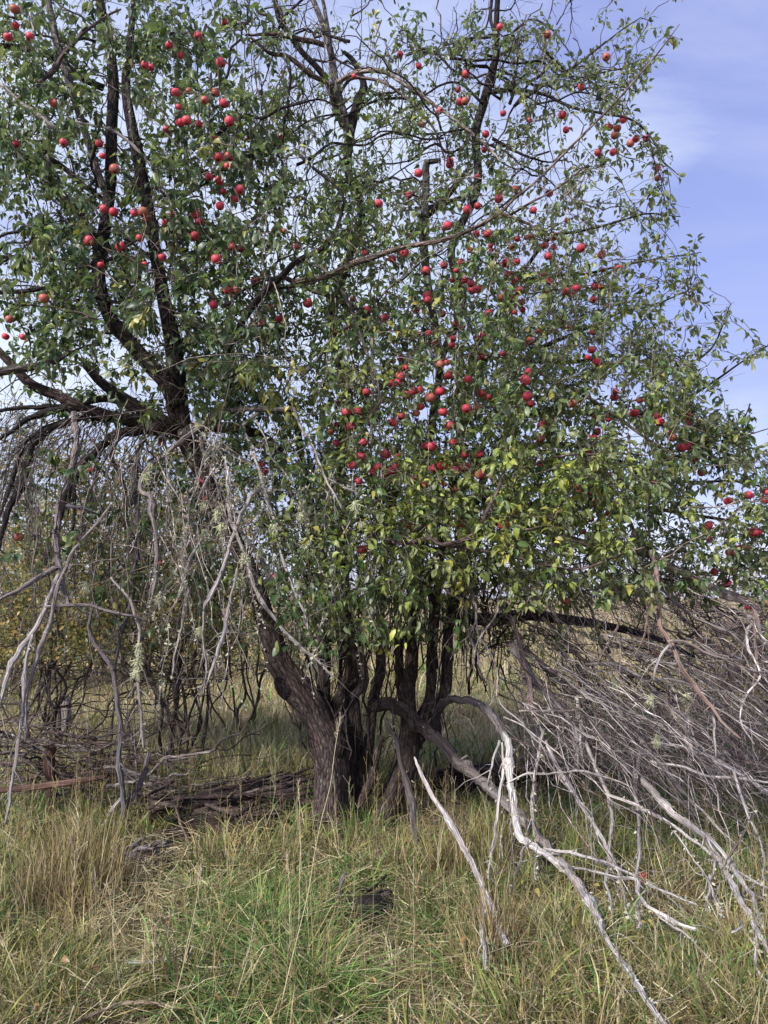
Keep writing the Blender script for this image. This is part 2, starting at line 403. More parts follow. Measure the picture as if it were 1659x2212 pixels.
for a_r, l_r, r_r in [(3.4, .42, 16), (4.3, .38, 18), (5.3, .36, 15), (2.6, .4, 14), (6.1, .3, 13)]:
    b_ = P(713, 1760, 5.38); d_ = np.array([math.cos(a_r), math.sin(a_r)*.8, 0]); rw = r_r*5.38/FPX
    limb('root', np.array([[*(b_+d_*.02+[0, 0, .12]), rw*1.1], [*(b_+d_*.11+[0, 0, -.02]), rw], [b_[0]+d_[0]*l_r*.6, b_[1]+d_[1]*l_r*.6, .03, rw*.8], [b_[0]+d_[0]*l_r, b_[1]+d_[1]*l_r, .0, rw*.4]]), M_BARK, (0.07, 0.056, 0.054), root, 12, .03, .1)
S = [ # further stems of the clump
 ([(706, 1600), (700, 1540), (699, 1480), (700, 1421), (702, 1306), (690, 1200), (668, 1080), (650, 980), (640, 900)], (22, 18, 17, 17, 15, 14, 12, 10, 8), (5.5, 5.6, 5.8)),
 ([(775, 1800), (775, 1682), (767, 1595), (761, 1508), (761, 1421), (753, 1370), (742, 1250), (738, 1120), (735, 980), (752, 850), (716, 720), (742, 590), (782, 470), (752, 370), (756, 290)], (26, 21, 19, 18, 17, 15, 14, 13, 12, 11, 11, 10, 11, 13), (5.6, 5.7, 6.1, 6.0, 5.5)),
 ([(786, 1700), (798, 1595), (807, 1508), (822, 1450), (822, 1392), (822, 1320), (832, 1200), (850, 1080), (862, 960)], (13, 13, 13, 12, 11, 10, 9, 7), (5.5, 5.7)),
 ([(826, 1800), (840, 1740), (872, 1667), (884, 1610), (883, 1508), (888, 1421), (891, 1320), (905, 1180), (915, 1040), (935, 900), (950, 780), (925, 620), (915, 520), (918, 445)], (34, 30, 27, 24, 17, 15, 14, 13, 12, 11, 10, 10, 11, 11), (5.5, 5.7, 6.0)),
 ([(880, 1640), (900, 1570), (929, 1508), (932, 1421), (940, 1335), (952, 1200), (975, 1060), (1000, 900), (1020, 760)], (18, 15, 13, 12, 11, 10, 9, 7), (5.6, 6.0)),
 ([(893, 1610), (925, 1560), (961, 1494), (966, 1393), (975, 1320), (1000, 1180), (1050, 1020), (1110, 900), (1150, 760)], (18, 16, 14, 13, 12, 10, 9, 6), (5.6, 6.4)),
 ([(765, 1760), (800, 1690), (812, 1640), (826, 1590)], (14, 12, 9, 6), (5.45, 5.4)),
 ([(700, 1560), (735, 1500), (755, 1440), (735, 1380), (728, 1310)], (12, 13, 12, 10, 8), (5.6, 5.5)),
 ([(761, 1508), (786, 1470), (772, 1400), (750, 1368), (738, 1340)], (10, 12, 12, 9, 5), (5.4, 5.35)),
 ([(888, 1560), (868, 1500), (862, 1420), (858, 1300), (845, 1150), (830, 980)], (13, 12, 11, 10, 8, 6), (5.9, 6.2)),
]
for p_, r_, y_ in S: live(tr(p_, np.array(r_)*.86, y_), 'stem', tuple(np.array((.062, .050, .048))*R.uniform(.8, 1.3)), 16, 0.08, step=0.02)
# limbs of the crown
for p_, r_, y_, cc in [
 ([(384, 880), (360, 825), (325, 790), (280, 738), (240, 690), (216, 620), (215, 560), (228, 480), (238, 400), (241, 280), (245, 180), (236, 100), (215, 0), (205, -60)], (20, 20, 17, 16, 15, 15, 14, 13, 13, 13, 12, 9, 6), (5.45, 5.3, 5.3), DK),
 ([(385, 880), (379, 790), (372, 730), (355, 650), (338, 560), (318, 440), (300, 350), (286, 280), (272, 190), (280, 100), (292, -20)], (22, 20, 18, 15, 14, 14, 13, 11, 9, 6), (5.5, 5.4, 5.2), DK),
 ([(95, -30), (110, 30), (125, 100), (160, 210), (195, 320), (225, 410)], (7, 8, 9, 9, 8, 7), (5.0, 5.2), GR),
 ([(0, 98), (60, 107), (130, 130), (170, 165), (222, 190)], (6, 7, 7, 8), (5.2, 5.3), DK),
 ([(-20, 300), (30, 325), (70, 360), (110, 395), (160, 450), (195, 500), (215, 560)], (13, 11, 10, 10, 9, 8), (4.9, 5.3), DK),
 ([(105, 335), (113, 395), (135, 425), (165, 452)], (7, 9, 8, 6), (4.9, 5.0), (0.11, 0.1, 0.11)),
 ([(-20, 262), (20, 310), (60, 335), (120, 350), (180, 400), (235, 440)], (8, 7, 6, 6, 5), (5.3, 5.4), DK),
 ([(-10, 555), (60, 556), (140, 561)], (5, 4, 3), (5.0, 5.2), GR),
 ([(-10, 632), (60, 628), (130, 615), (175, 590), (215, 560)], (5, 5, 6, 7), (5.2, 5.3), DK),
 ([(-15, 745), (30, 792), (70, 832), (130, 857), (165, 877), (215, 892), (270, 907), (340, 912), (392, 935)], (8, 10, 12, 12, 12, 13, 15, 18), (5.0, 5.1, 5.45), DKR),
 ([(-10, 804), (60, 794), (115, 782), (150, 760)], (10, 9, 7, 4), (4.9, 5.0), (0.1, 0.09, 0.09)),
 ([(183, 785), (220, 827), (270, 862), (320, 892), (375, 925)], (9, 12, 14, 16), (5.2, 5.4), DK),
 ([(165, 877), (200, 865), (240, 862), (290, 880), (340, 905)], (6, 8, 9, 10), (5.2, 5.35), DK),
 ([(395, 935), (430, 925), (480, 922), (525, 928), (575, 947), (600, 975), (612, 1020)], (13, 12, 11, 10, 8, 6), (5.4, 5.1), DK),
 ([(640, 900), (560, 860), (500, 800), (490, 760), (530, 685), (575, 625), (610, 595), (640, 565), (690, 540), (725, 500), (745, 430)], (8, 8, 8, 8, 8, 8, 7, 6, 5, 3), (5.7, 4.8, 4.6, 4.9), DK),
 ([(640, 608), (700, 598), (760, 570), (800, 558), (870, 535), (950, 520), (1020, 495), (1080, 460), (1110, 430), (1160, 390), (1250, 300), (1330, 220), (1400, 140), (1440, 90), (1468, 52)], (7, 7, 7, 6, 5.5, 5, 4.5, 3.5, 3, 3, 2.6, 2.2, 1.6, 1), (4.6, 4.45, 4.3, 4.2), (.17, .14, .125)),
 ([(615, 598), (660, 622), (720, 642), (765, 665), (805, 692), (830, 720)], (6, 6, 5, 4, 3), (4.95, 4.8), BR),
 ([(650, 562), (700, 582), (740, 632), (770, 700), (792, 760), (812, 800), (820, 850), (818, 930), (830, 1050)], (4, 4, 4, 3.5, 3, 2.5, 2), (4.9, 4.4), GR),
 ([(755, 290), (740, 240), (725, 180), (716, 120), (700, 60), (668, -20)], (11, 10, 9, 8, 7, 6), (5.5, 5.3), GR),
 ([(752, 300), (766, 245), (785, 192), (780, 165), (762, 130), (742, 112)], (12, 11, 9, 7, 6, 4), (5.5, 5.4), DK),
 ([(716, 125), (708, 60), (695, -10)], (6, 5, 4), (5.3, 5.2), GR),
 ([(742, 275), (702, 170), (652, 112), (628, 80), (602, 40), (592, -20)], (8, 7, 6, 6, 5), (5.5, 5.2), DK),
 ([(530, 76), (580, 74), (640, 82), (702, 98)], (2.5, 4, 6, 6), (5.0, 5.2), BR),
 ([(540, 80), (580, 112), (620, 122), (664, 156), (722, 186)], (3, 5, 6, 6), (5.0, 5.3), BR),
 ([(950, 780), (1000, 650), (975, 540), (1030, 410), (1028, 290), (1045, 222), (1060, 165), (1074, 110), (1072, 60), (1076, -20)], (9, 9, 9, 9, 10, 11, 10, 8, 7, 6), (6.0, 5.8, 5.4), DK),
 ([(1072, 90), (1060, 40), (1062, 0), (1074, -20)], (3, 4, 4, 3), (5.35, 5.3), DK),
 ([(730, 178), (770, 155), (830, 155), (880, 188), (940, 226), (1000, 272), (1060, 325), (1084, 352)], (6, 6, 5.5, 5, 4.5, 4, 3, 2), (5.3, 4.7), (0.27, 0.25, 0.24)),
 ([(735, 200), (762, 170), (820, 175), (880, 215), (935, 275), (960, 340)], (4, 4, 3, 3, 2), (5.3, 4.9), BR),
 ([(915, 470), (950, 440), (985, 400), (1015, 360)], (9, 9, 7, 5), (5.8, 5.7), DK),
 ([(925, 450), (960, 440), (1000, 425), (1040, 420)], (7, 6, 4, 3), (5.8, 5.6), DK),
 ([(965, 872), (1000, 832), (1030, 797), (1070, 757), (1110, 720)], (6, 5.5, 5, 4, 3), (5.5, 5.0), DK),
 ([(1065, 300), (1120, 330), (1180, 350), (1220, 345)], (4, 3, 2, 1.5), (5.4, 5.0), DK),
 ([(1050, 200), (1110, 195), (1180, 205), (1230, 230), (1300, 245), (1370, 262), (1410, 300), (1430, 345), (1465, 378)], (6, 5, 4, 3.5, 3, 2.5, 2, 1.6, 1), (5.4, 4.6), DK),
 ([(1400, 295), (1418, 360), (1432, 395), (1440, 420)], (1.8, 1.4, 1.1, 0.8), (4.7, 4.6), DK),
 ([(1070, 110), (1110, 70), (1150, 42), (1190, 62), (1220, 100), (1240, 130)], (3.5, 3, 2.4, 2, 1.5, 1), (5.35, 5.0), DK),
 ([(1110, 230), (1180, 180), (1240, 145), (1290, 106), (1335, 70), (1384, 38)], (4, 3.4, 2.8, 2.2, 1.6, 1), (5.2, 4.8), DK),
 ([(1240, 190), (1290, 160), (1350, 148), (1400, 130)], (2.5, 2, 1.5, 1), (5.0, 4.8), DK),
 ([(1045, 225), (990, 180), (940, 190), (900, 230), (870, 290)], (3.5, 3, 2.5, 2, 1), (5.4, 5.1), DK),
 ([(1060, 80), (1010, 85), (960, 100), (925, 130)], (3, 2.4, 1.8, 1), (5.35, 5.2), DK),
 ([(1078, 460), (1130, 478), (1175, 505), (1200, 530)], (4, 3, 2.4, 1.5), (4.5, 4.3), BR),
 ([(1100, 465), (1180, 420), (1240, 380), (1275, 350)], (3, 2.4, 1.8, 1), (4.6, 4.5), BR),
 ([(1020, 760), (1100, 640), (1180, 520), (1250, 500), (1330, 482), (1400, 462), (1470, 468)], (6, 5, 4, 3, 2.4, 1.8, 1), (6.0, 5.0, 4.6), DK),
 ([(1060, 700), (1150, 610), (1270, 590), (1350, 572), (1450, 555), (1515, 545)], (5, 4, 3, 2.4, 1.6, 1), (5.9, 4.8), DK),
 ([(1150, 760), (1240, 720), (1330, 680), (1420, 655), (1510, 615)], (6, 4, 3, 2, 1), (6.3, 5.2), DK),
 ([(1150, 780), (1250, 780), (1340, 770), (1450, 800), (1530, 760), (1560, 705), (1576, 660)], (6, 5, 4, 3, 2.4, 1.6, 0.9), (6.4, 5.2), DK),
 ([(1110, 900), (1230, 890), (1330, 900), (1420, 885), (1500, 850), (1590, 790), (1668, 742)], (6, 5, 4.4, 4, 3, 2, 1), (6.2, 4.9), DK),
 ([(1120, 770), (1190, 820), (1260, 850), (1330, 900), (1400, 950), (1480, 990), (1560, 1010)], (6, 5, 4.5, 4, 3, 2.5, 1), (5.6, 4.8), (0.24, 0.2, 0.18)),
 ([(1400, 1010), (1480, 980), (1560, 960), (1668, 922)], (3, 2.5, 2, 1.2), (4.9, 4.7), BR),
 ([(640, 1120), (700, 1140), (780, 1150), (830, 1162), (880, 1172), (930, 1162), (955, 1177), (1020, 1157), (1052, 1102), (1080, 1047), (1090, 1012), (1100, 960)], (2, 3, 4, 4.5, 5, 5, 5, 5, 4.5, 4, 3, 2), (4.5, 4.1, 4.2), BR),
 ([(880, 1400), (890, 1330), (930, 1250), (957, 1177)], (6, 6, 6, 5), (5.6, 4.15), DK),
 ([(955, 1177), (1050, 1190), (1180, 1222), (1260, 1226), (1330, 1203), (1392, 1182)], (4, 3.5, 3, 2.6, 2.4, 2), (4.15, 4.1), BR),
 ([(940, 1120), (1000, 1100), (1080, 1065), (1140, 1052), (1185, 1046), (1215, 1028), (1244, 1012)], (3, 4, 5, 6, 5, 3.5, 3), (4.7, 4.5), DK),
 ([(1244, 1012), (1280, 1037), (1318, 1075), (1336, 1092), (1362, 1130), (1382, 1180)], (3, 4, 5, 4, 3, 2.4), (4.4, 4.2), BR),
 ([(1130, 1010), (1220, 985), (1330, 980), (1400, 985)], (2.4, 2.4, 2, 1.4), (4.4, 4.3), BR),
 ([(970, 1325), (1060, 1340), (1130, 1328), (1200, 1335), (1300, 1350), (1420, 1380), (1500, 1420)], (14, 14, 13, 11, 9, 6, 4), (6.0, 6.3), DK),
 ([(1050, 1120), (1150, 1140), (1270, 1175), (1390, 1195), (1480, 1240), (1550, 1272), (1668, 1312)], (8, 8, 8, 8, 7, 6, 4), (5.9, 5.0, 4.6), (0.2, 0.17, 0.16)),
 ([(1000, 1180), (1120, 1100), (1240, 1080), (1360, 1090), (1480, 1110), (1600, 1130), (1680, 1160)], (8, 7, 6, 5, 4, 3, 2), (5.9, 5.2), DK),
 ([(975, 1060), (1090, 980), (1220, 960), (1350, 1000), (1470, 1040), (1590, 1040), (1680, 1060)], (6, 6, 5, 4, 3.4, 2.6, 2), (6.2, 5.3), DK),
]: live(tr(p_, r_, y_), 'limb' if max(r_) > 6.5 else 'branch', cc, 12 if max(r_) > 6.5 else 7, 0.05, crook=0.004 if max(r_) <= 6.5 else 0.0)
limb('stub', tr([(917, 470), (921, 400), (922, 352), (924, 345)], (9, 9, 8, 8), (5.5, 5.45)), M_DEAD, (0.16, 0.17, 0.16), root, 12)
limb('stub', tr([(921, 351), (936, 348), (952, 347)], (7, 6, 5), (5.45, 5.4)), M_DEAD, (0.16, 0.17, 0.16), root, 10)

# ------------------------------------------------------------------ dead limbs and dead branches that belong to the tree
dead_tw = Bag()        # fine dead twiglets, joined
dead_paths = []
def dead(pts4, col=LG, name='dead_branch', sides=8, tw=6, ridge=0.07, mat=None, parent=None, crook=0.006, twl=0.22):
    o = limb(name, pts4, mat or M_DEAD, col, parent or root, sides, 0.03, ridge, crook)
    p = resample(pts4, None, 0.03); dead_paths.append(p)
    if parent is None or parent is root:
        twiglets(dead_tw, p, tw, col, twl); ce = np.array(col, float); ce = ce[-1] if ce.ndim == 2 else ce
        for _ in range(2+len(p)//35):
            i = R.randint(2, len(p)-1); t_ = p[i, :3]-p[i-1, :3]; t_ /= np.linalg.norm(t_)+1e-9; v_ = t_*.5+R.randn(3)*.7; v_ /= np.linalg.norm(v_); l_ = R.uniform(.02, .07)+p[i, 3]; r_ = p[i, 3]*R.uniform(.25, .5)
            dead_tw.raw(np.array([[*(p[i, :3]+v_*l_*k_), r_*(1-.12*k_*3)] for k_ in (0, .5, .85, 1)]), tuple(ce*R.uniform(.7, 1.1)), 6)
    return o
def twiglets(bag, p, n, col, ln=0.22, down=0.35):
    k = len(p); cend = np.array(col, float); cend = cend[-1] if cend.ndim == 2 else cend
    for _ in range(n):
        i = R.randint(int(k*0.15), k-1); t = p[min(i+1, k-1), :3]-p[i-1, :3]; t /= np.linalg.norm(t)+1e-9
        v = t*R.uniform(0.4, 1.0)+R.randn(3)*0.55; v[2] -= down*R.rand(); v /= np.linalg.norm(v)
        l = ln*R.uniform(0.35, 1.3); r0 = min(p[i, 3]*0.6, 0.0035)*R.uniform(0.6, 1)
        q = [np.array([*p[i, :3], r0])]
        for s in range(3):
            v = v+R.randn(3)*0.34; v[2] -= 0.05; v /= np.linalg.norm(v)
            q.append(np.array([*(q[-1][:3]+v*l/3), r0*(1-0.25*(s+1))]))
        q = np.array(q); q[:, 2] = np.maximum(q[:, 2], 0.03)
        bag.raw(q, tuple(cend*R.uniform(0.7, 1.15)), 3)
        if R.rand() < 0.4 and l > 0.12:
            v2 = v+R.randn(3)*0.8; v2 /= np.linalg.norm(v2)
            q2 = np.array([[*(q[2, :3]+v2*l*0.13*s), r0*0.5*(1-0.2*s)] for s in range(4)]); q2[:, 2] = np.maximum(q2[:, 2], 0.03)
            bag.raw(q2, tuple(cend*R.uniform(0.7, 1.15)), 3)
GR2 = (0.26, 0.235, 0.245)
for p_, r_, y_, cc, n_ in [
 # left: hub at (165,880) and its drooping arms
 ([(0, 182), (60, 232), (110, 270), (158, 304)], (3, 5, 5, 4), (4.7, 4.8), LG, 2),
 ([(15, 235), (60, 200), (110, 155), (175, 75), (220, 40), (262, 20)], (4, 5, 5, 4, 3, 2), (4.7, 4.9), BR, 5),
 ([(65, 20), (75, 90), (90, 140)], (3, 3, 2), (4.8, 4.8), LG, 3),
 ([(165, 262), (250, 285), (305, 330), (345, 390), (370, 440), (382, 470)], (3, 3, 2.6, 2.4, 2, 1), (4.9, 4.7), LG, 6),
 ([(275, 180), (283, 260), (290, 330)], (4, 3, 2), (5.1, 5.0), GR, 2),
 ([(455, 160), (455, 230), (448, 290), (438, 350)], (3, 3, 2, 1), (4.8, 4.7), GR, 4),
 ([(165, 880), (110, 888), (60, 905), (25, 930), (-10, 955)], (7, 7, 6, 5, 4), (5.1, 4.9), DK, 12),
 ([(165, 884), (100, 878), (40, 882), (-10, 888)], (7, 6, 5, 4), (5.1, 5.0), DK, 8),
 ([(240, 905), (170, 902), (110, 925), (68, 965), (52, 1030), (22, 1090), (2, 1165), (-6, 1200)], (9, 9, 9, 8, 8, 7, 5, 4), (5.2, 4.8), DK, 14),
 ([(150, 905), (95, 925), (52, 960), (30, 1020), (12, 1080), (-5, 1130)], (6, 6, 5, 5, 4, 3), (5.2, 5.0), DK, 10),
 ([(160, 890), (165, 930), (162, 975), (150, 1030), (130, 1085), (121, 1160), (122, 1205), (135, 1260), (150, 1312)], (7, 6, 6, 7, 7, 8, 7, 6, 3), (5.0, 4.6), GR2, 12),
 ([(122, 1225), (60, 1262), (20, 1285), (-12, 1300)], (6, 5, 4, 3), (4.6, 4.3), GR2, 6),
 ([(128, 1240), (95, 1320), (65, 1375), (30, 1430), (5, 1490), (-12, 1560)], (5, 6, 6, 5, 4, 3), (4.6, 4.2), LG, 10),
 ([(70, 1370), (55, 1450), (48, 1530), (40, 1620), (24, 1700), (12, 1782)], (3, 4, 4, 4, 3, 2.4), (4.4, 4.3), LG, 16),
 ([(360, 920), (300, 928), (255, 935), (215, 968), (185, 992), (160, 1030), (140, 1090), (112, 1150), (98, 1220)], (14, 12, 11, 8, 9, 8, 7, 6, 4), (5.35, 4.9), DKR, 12),
 ([(392, 935), (430, 922), (462, 902), (500, 888), (560, 884), (635, 882)], (10, 9, 8, 7, 6, 4), (5.3, 4.4), (0.22, 0.2, 0.2), 6),
 ([(445, 915), (400, 945), (350, 985), (320, 1010), (303, 1045), (306, 1064), (326, 1072), (332, 1120), (337, 1190), (336, 1250), (326, 1302)], (6, 6, 5, 5, 4, 4, 6, 5, 5, 4, 2), (5.0, 4.5), GR2, 10),
 ([(310, 945), (298, 990), (290, 1060), (300, 1150), (292, 1230), (285, 1300), (262, 1370), (245, 1450)], (5, 5, 5, 5, 5, 4, 4, 3), (5.2, 4.9), (0.12, 0.11, 0.125), 14),
 ([(245, 940), (240, 985), (265, 1040), (275, 1120), (290, 1165)], (4, 4, 4, 3, 2), (5.1, 5.0), DK, 8),
 ([(180, 1000), (160, 1055), (160, 1130), (152, 1190)], (3, 4, 3, 2), (5.0, 4.9), DK, 6),
 ([(145, 1092), (180, 1098), (210, 1110)], (5, 4, 2), (4.7, 4.7), (0.11, 0.11, 0.14), 3),
 ([(240, 1090), (205, 1135), (160, 1190), (128, 1260), (105, 1345), (80, 1420), (60, 1500), (55, 1600)], (3, 3, 3.5, 4, 4, 4, 3.4, 3), (4.6, 4.4), (0.3, 0.27, 0.28), 16),
 ([(98, 1310), (150, 1306), (210, 1312), (270, 1328), (320, 1342)], (3, 3.4, 3, 3, 2), (4.5, 4.6), GR2, 6),
 ([(240, 1247), (280, 1297), (300, 1355), (301, 1420), (300, 1500), (306, 1560), (311, 1618)], (2.4, 3, 3.4, 3.6, 3.6, 3.2, 2.6), (4.6, 4.7), LG, 14),
 ([(200, 1300), (195, 1370), (240, 1440), (250, 1500), (262, 1560), (258, 1640), (262, 1700), (272, 1790)], (3, 4, 5, 5, 5, 5, 5, 6), (5.0, 5.1), (0.2, 0.19, 0.21), 12),
 ([(262, 1760), (285, 1720), (305, 1690), (316, 1655), (322, 1625)], (5, 6, 6, 6, 4), (5.1, 5.3), (0.13, 0.12, 0.12), 5),
 ([(262, 1725), (240, 1750), (226, 1782)], (4, 4, 3), (5.1, 5.0), LG, 3),
 # centre-left pale droopers
 ([(635, 882), (650, 920), (668, 955), (690, 1000), (708, 1040), (738, 1100)], (3.4, 3, 3, 2.4, 2, 1.4), (4.4, 4.1), LG, 8),
 ([(705, 1032), (745, 1052), (785, 1072)], (2.2, 1.8, 1.2), (4.2, 4.1), LG, 3),
 ([(560, 890), (520, 925), (545, 960), (560, 1010), (573, 1060), (590, 1125), (606, 1190), (630, 1260), (655, 1320), (665, 1360)], (4, 4, 4, 4, 4, 3.6, 3.2, 2.8, 2, 1.4), (4.6, 4.1), LG, 16),
 ([(570, 1052), (543, 1068), (520, 1110), (505, 1160), (484, 1220), (462, 1270), (440, 1318)], (3.2, 4, 4, 4, 4, 3.4, 2.4), (4.3, 4.0), (0.45, 0.42, 0.43), 6),
 ([(512, 1228), (500, 1290), (482, 1370), (464, 1430), (446, 1480)], (2.4, 3, 4, 3.4, 2), (4.2, 4.1), LG, 14),
 ([(492, 1090), (500, 1130), (530, 1200), (560, 1290), (610, 1360), (660, 1405), (690, 1430), (718, 1462)], (3, 4, 4, 4, 3.4, 3, 2.4, 1.4), (4.5, 4.2), LG, 18),
 ([(432, 940), (440, 975), (446, 1012)], (5, 5, 3), (5.0, 4.9), GR2, 3),
 ([(490, 1020), (500, 1090), (520, 1150), (560, 1200), (600, 1270), (640, 1330), (650, 1400)], (3.4, 3.4, 3, 3, 2.6, 2, 1.2), (4.7, 4.5), (0.3, 0.28, 0.28), 12),
 ([(470, 1110), (450, 1140), (430, 1170), (408, 1215), (395, 1270), (378, 1305)], (2.4, 3, 3.4, 3.4, 3, 2), (4.6, 4.5), LG, 12),
 ([(420, 1235), (405, 1290), (392, 1350), (380, 1410), (372, 1460)], (2.4, 3, 3, 2.6, 1.6), (4.7, 4.6), (0.35, 0.33, 0.33), 14),
 ([(440, 1320), (438, 1370), (446, 1440), (440, 1500)], (2, 2.4, 2.2, 1.4), (4.4, 4.4), LG, 12),
 ([(720, 725), (690, 770), (665, 800), (648, 818)], (4, 4, 4, 2), (4.7, 4.7), (0.3, 0.3, 0.32), 3),
 ([(804, 730), (806, 800), (803, 880), (802, 955)], (3, 3.4, 3, 2), (4.3, 4.3), (0.33, 0.27, 0.23), 3),
]: dead(tr(p_, r_, y_), cc, tw=n_)

# right side: bleached low limbs
B1 = (0.64, 0.625, 0.625); B2 = (0.54, 0.52, 0.525)
dead(tr([(802, 1523), (836, 1520), (868, 1531), (894, 1557), (923, 1581), (952, 1604), (990, 1644), (1048, 1693), (1095, 1735), (1150, 1788), (1190, 1842)], (12, 14, 14, 14, 13, 12, 11, 10, 9, 8, 7), (5.5, 5.5, 5.35, 5.2, 5.0, 4.85)), ((0.075, 0.06, 0.06), (0.26, 0.24, 0.245)), 'dead_limb', 16, 4, 0.08)
dead(tr([(1040, 1686), (1090, 1738), (1145, 1790), (1180, 1826), (1225, 1876), (1255, 1915), (1278, 1962), (1305, 2020), (1340, 2075), (1385, 2140), (1434, 2212), (1470, 2270)], (5, 6, 7, 7, 8, 9, 8.5, 7, 6, 6, 6, 5), (4.95, 4.75, 4.5, 4.2, 3.95, 3.65, 3.3, 3.0, 2.85), zmin=0.16), ((0.30, 0.28, 0.29), B1), 'dead_limb', 14, 8, 0.1)
dead(tr([(943, 1590), (940, 1540), (967, 1514), (996, 1508), (1024, 1514), (1050, 1535), (1076, 1562), (1092, 1590)], (11, 10, 8, 8, 8, 8.5, 9, 9), (5.5, 5.2, 4.9)), ((0.07, 0.06, 0.06), (0.32, 0.30, 0.31)), 'dead_limb', 14, 3, 0.08)
dead(tr([(1090, 1585), (1096, 1600), (1099, 1650), (1106, 1700), (1113, 1755), (1119, 1806), (1150, 1828), (1185, 1850), (1220, 1880), (1250, 1905)], (8, 8, 7.5, 7.5, 7.5, 8, 8, 7, 6, 4), (4.9, 4.6, 4.3, 4.15)), B1, 'dead_limb', 14, 4, 0.1)
for q_, r_, y_, cc, n_ in [
 ([(500, 250), (470, 340), (450, 440)], (4, 4, 3), (4.8, 4.9), B1, 3),
 ([(510, 260), (514, 400), (500, 500), (480, 640), (450, 850)], (4, 5, 5, 5, 3), (4.8, 4.4), B2, 6),
 ([(620, 90), (655, 150), (680, 200), (670, 300), (650, 400), (645, 550), (652, 700), (655, 850)], (7, 6, 6, 5, 5, 5, 4, 3), (4.9, 4.5), B2, 8),
 ([(670, 200), (650, 300), (640, 380)], (11, 10, 8), (5.1, 5.0), (0.16, 0.15, 0.17), 2),
 ([(640, 690), (600, 720), (570, 830), (545, 920)], (3, 4, 3, 2), (4.3, 4.2), (0.3, 0.26, 0.26), 5),
 ([(690, 240), (740, 340), (820, 470), (890, 590), (950, 700), (980, 770), (960, 860), (985, 1000)], (6, 7, 7, 6, 6, 5, 4, 3), (4.8, 4.1), B2, 14),
 ([(950, 700), (1010, 800), (1030, 900), (1060, 1020)], (4, 4, 3, 2), (4.3, 4.0), B2, 6),
 ([(700, 720), (800, 730), (950, 780), (1080, 830), (1200, 900), (1350, 960)], (5, 5, 5, 5, 4, 3), (4.25, 3.95), B2, 8),
 ([(770, 780), (900, 820), (1000, 840), (1090, 850), (1110, 930), (1150, 980), (1250, 1030), (1350, 1065)], (4, 4, 5, 6, 6, 6, 6, 5), (4.2, 3.8), B1, 8),
 ([(1105, 280), (1090, 420), (1100, 600), (1095, 850), (1100, 1060)], (8, 6, 6, 5, 4), (4.9, 4.0), (0.33, 0.31, 0.33), 10),
 ([(1150, 980), (1230, 1040), (1330, 1110), (1400, 1190)], (3, 4, 3, 2), (3.95, 3.8), B2, 4),
 ([(880, 20), (960, 80), (1040, 180), (1110, 260), (1180, 340), (1280, 450), (1360, 540), (1450, 640), (1520, 700)], (7, 7, 7, 7, 6, 6, 5, 4, 3), (5.2, 4.5), B2, 14),
 ([(960, 60), (1010, 130), (1040, 190), (1000, 190), (940, 180)], (3, 3, 3, 3, 2), (5.0, 4.9), (0.3, 0.28, 0.28), 3),
 ([(1030, 350), (1120, 430), (1200, 510), (1280, 590), (1380, 660), (1430, 740), (1500, 870), (1560, 970), (1600, 1040), (1680, 1200)], (9, 12, 12, 11, 10, 9, 9, 9, 8, 6), (4.9, 4.4, 4.1, 3.7), B2, 14),
 ([(960, 480), (1050, 510), (1150, 560), (1280, 640), (1400, 730), (1530, 820), (1670, 895)], (5, 6, 6, 5, 5, 4, 3), (4.5, 4.1), B1, 8),
 ([(1390, 650), (1460, 740), (1540, 840), (1600, 950), (1640, 1060)], (6, 7, 7, 6, 5), (4.2, 3.8), B2, 6),
 ([(860, 230), (900, 330), (950, 440), (980, 560), (985, 680), (960, 780)], (5, 6, 6, 5, 4, 3), (4.8, 4.3), B2, 10),
 ([(1150, 260), (1270, 270), (1400, 320), (1530, 390), (1670, 480)], (5, 5, 5, 5, 4), (4.5, 4.3), B1, 7),
 ([(700, 20), (760, 80), (800, 140), (820, 220), (830, 330), (850, 400)], (5, 5, 6, 5, 5, 3), (5.0, 4.8), (0.3, 0.26, 0.28), 12),
 ([(600, -20), (700, 60), (760, 130), (830, 230), (900, 300)], (6, 7, 7, 7, 5), (5.3, 5.0), B2, 12),
 ([(830, 60), (850, 160), (848, 250), (860, 350)], (5, 5, 4, 3), (4.8, 4.7), B1, 8),
 ([(1510, 380), (1540, 480), (1590, 600), (1640, 740), (1640, 920)], (5, 5, 4, 4, 2), (4.3, 4.1), B2, 12),
 ([(1150, 340), (1300, 370), (1400, 400), (1670, 432)], (5, 5, 4, 4), (4.5, 4.3), B1, 7),
 ([(540, 430), (620, 395), (700, 390), (830, 380), (900, 395), (1000, 420), (1100, 465)], (2.4, 3, 3, 3, 3, 3, 2), (4.6, 4.5), B1, 8),
 ([(1610, 1040), (1608, 1140), (1612, 1250), (1670, 1300)], (5, 5, 4, 3), (3.6, 3.5), B1, 3),
 ([(1600, 560), (1560, 640), (1500, 740), (1450, 820)], (3, 4, 4, 2), (4.1, 4.0), (0.14, 0.12, 0.12), 2),
 ([(1430, 760), (1415, 850), (1400, 920), (1405, 980)], (4, 4, 3, 2), (4.1, 4.0), B2, 8),
 ([(1250, 640), (1340, 760), (1420, 900), (1460, 1010)], (3, 3, 3, 2), (4.2, 3.9), B2, 6),
 ([(1500, 1080), (1550, 1050), (1540, 1030), (1600, 1140)], (3, 4, 3, 2), (3.75, 3.7), B1, 1),
]: dead(tr(q_, np.array(r_)*.64, y_, c6), cc, tw=n_)
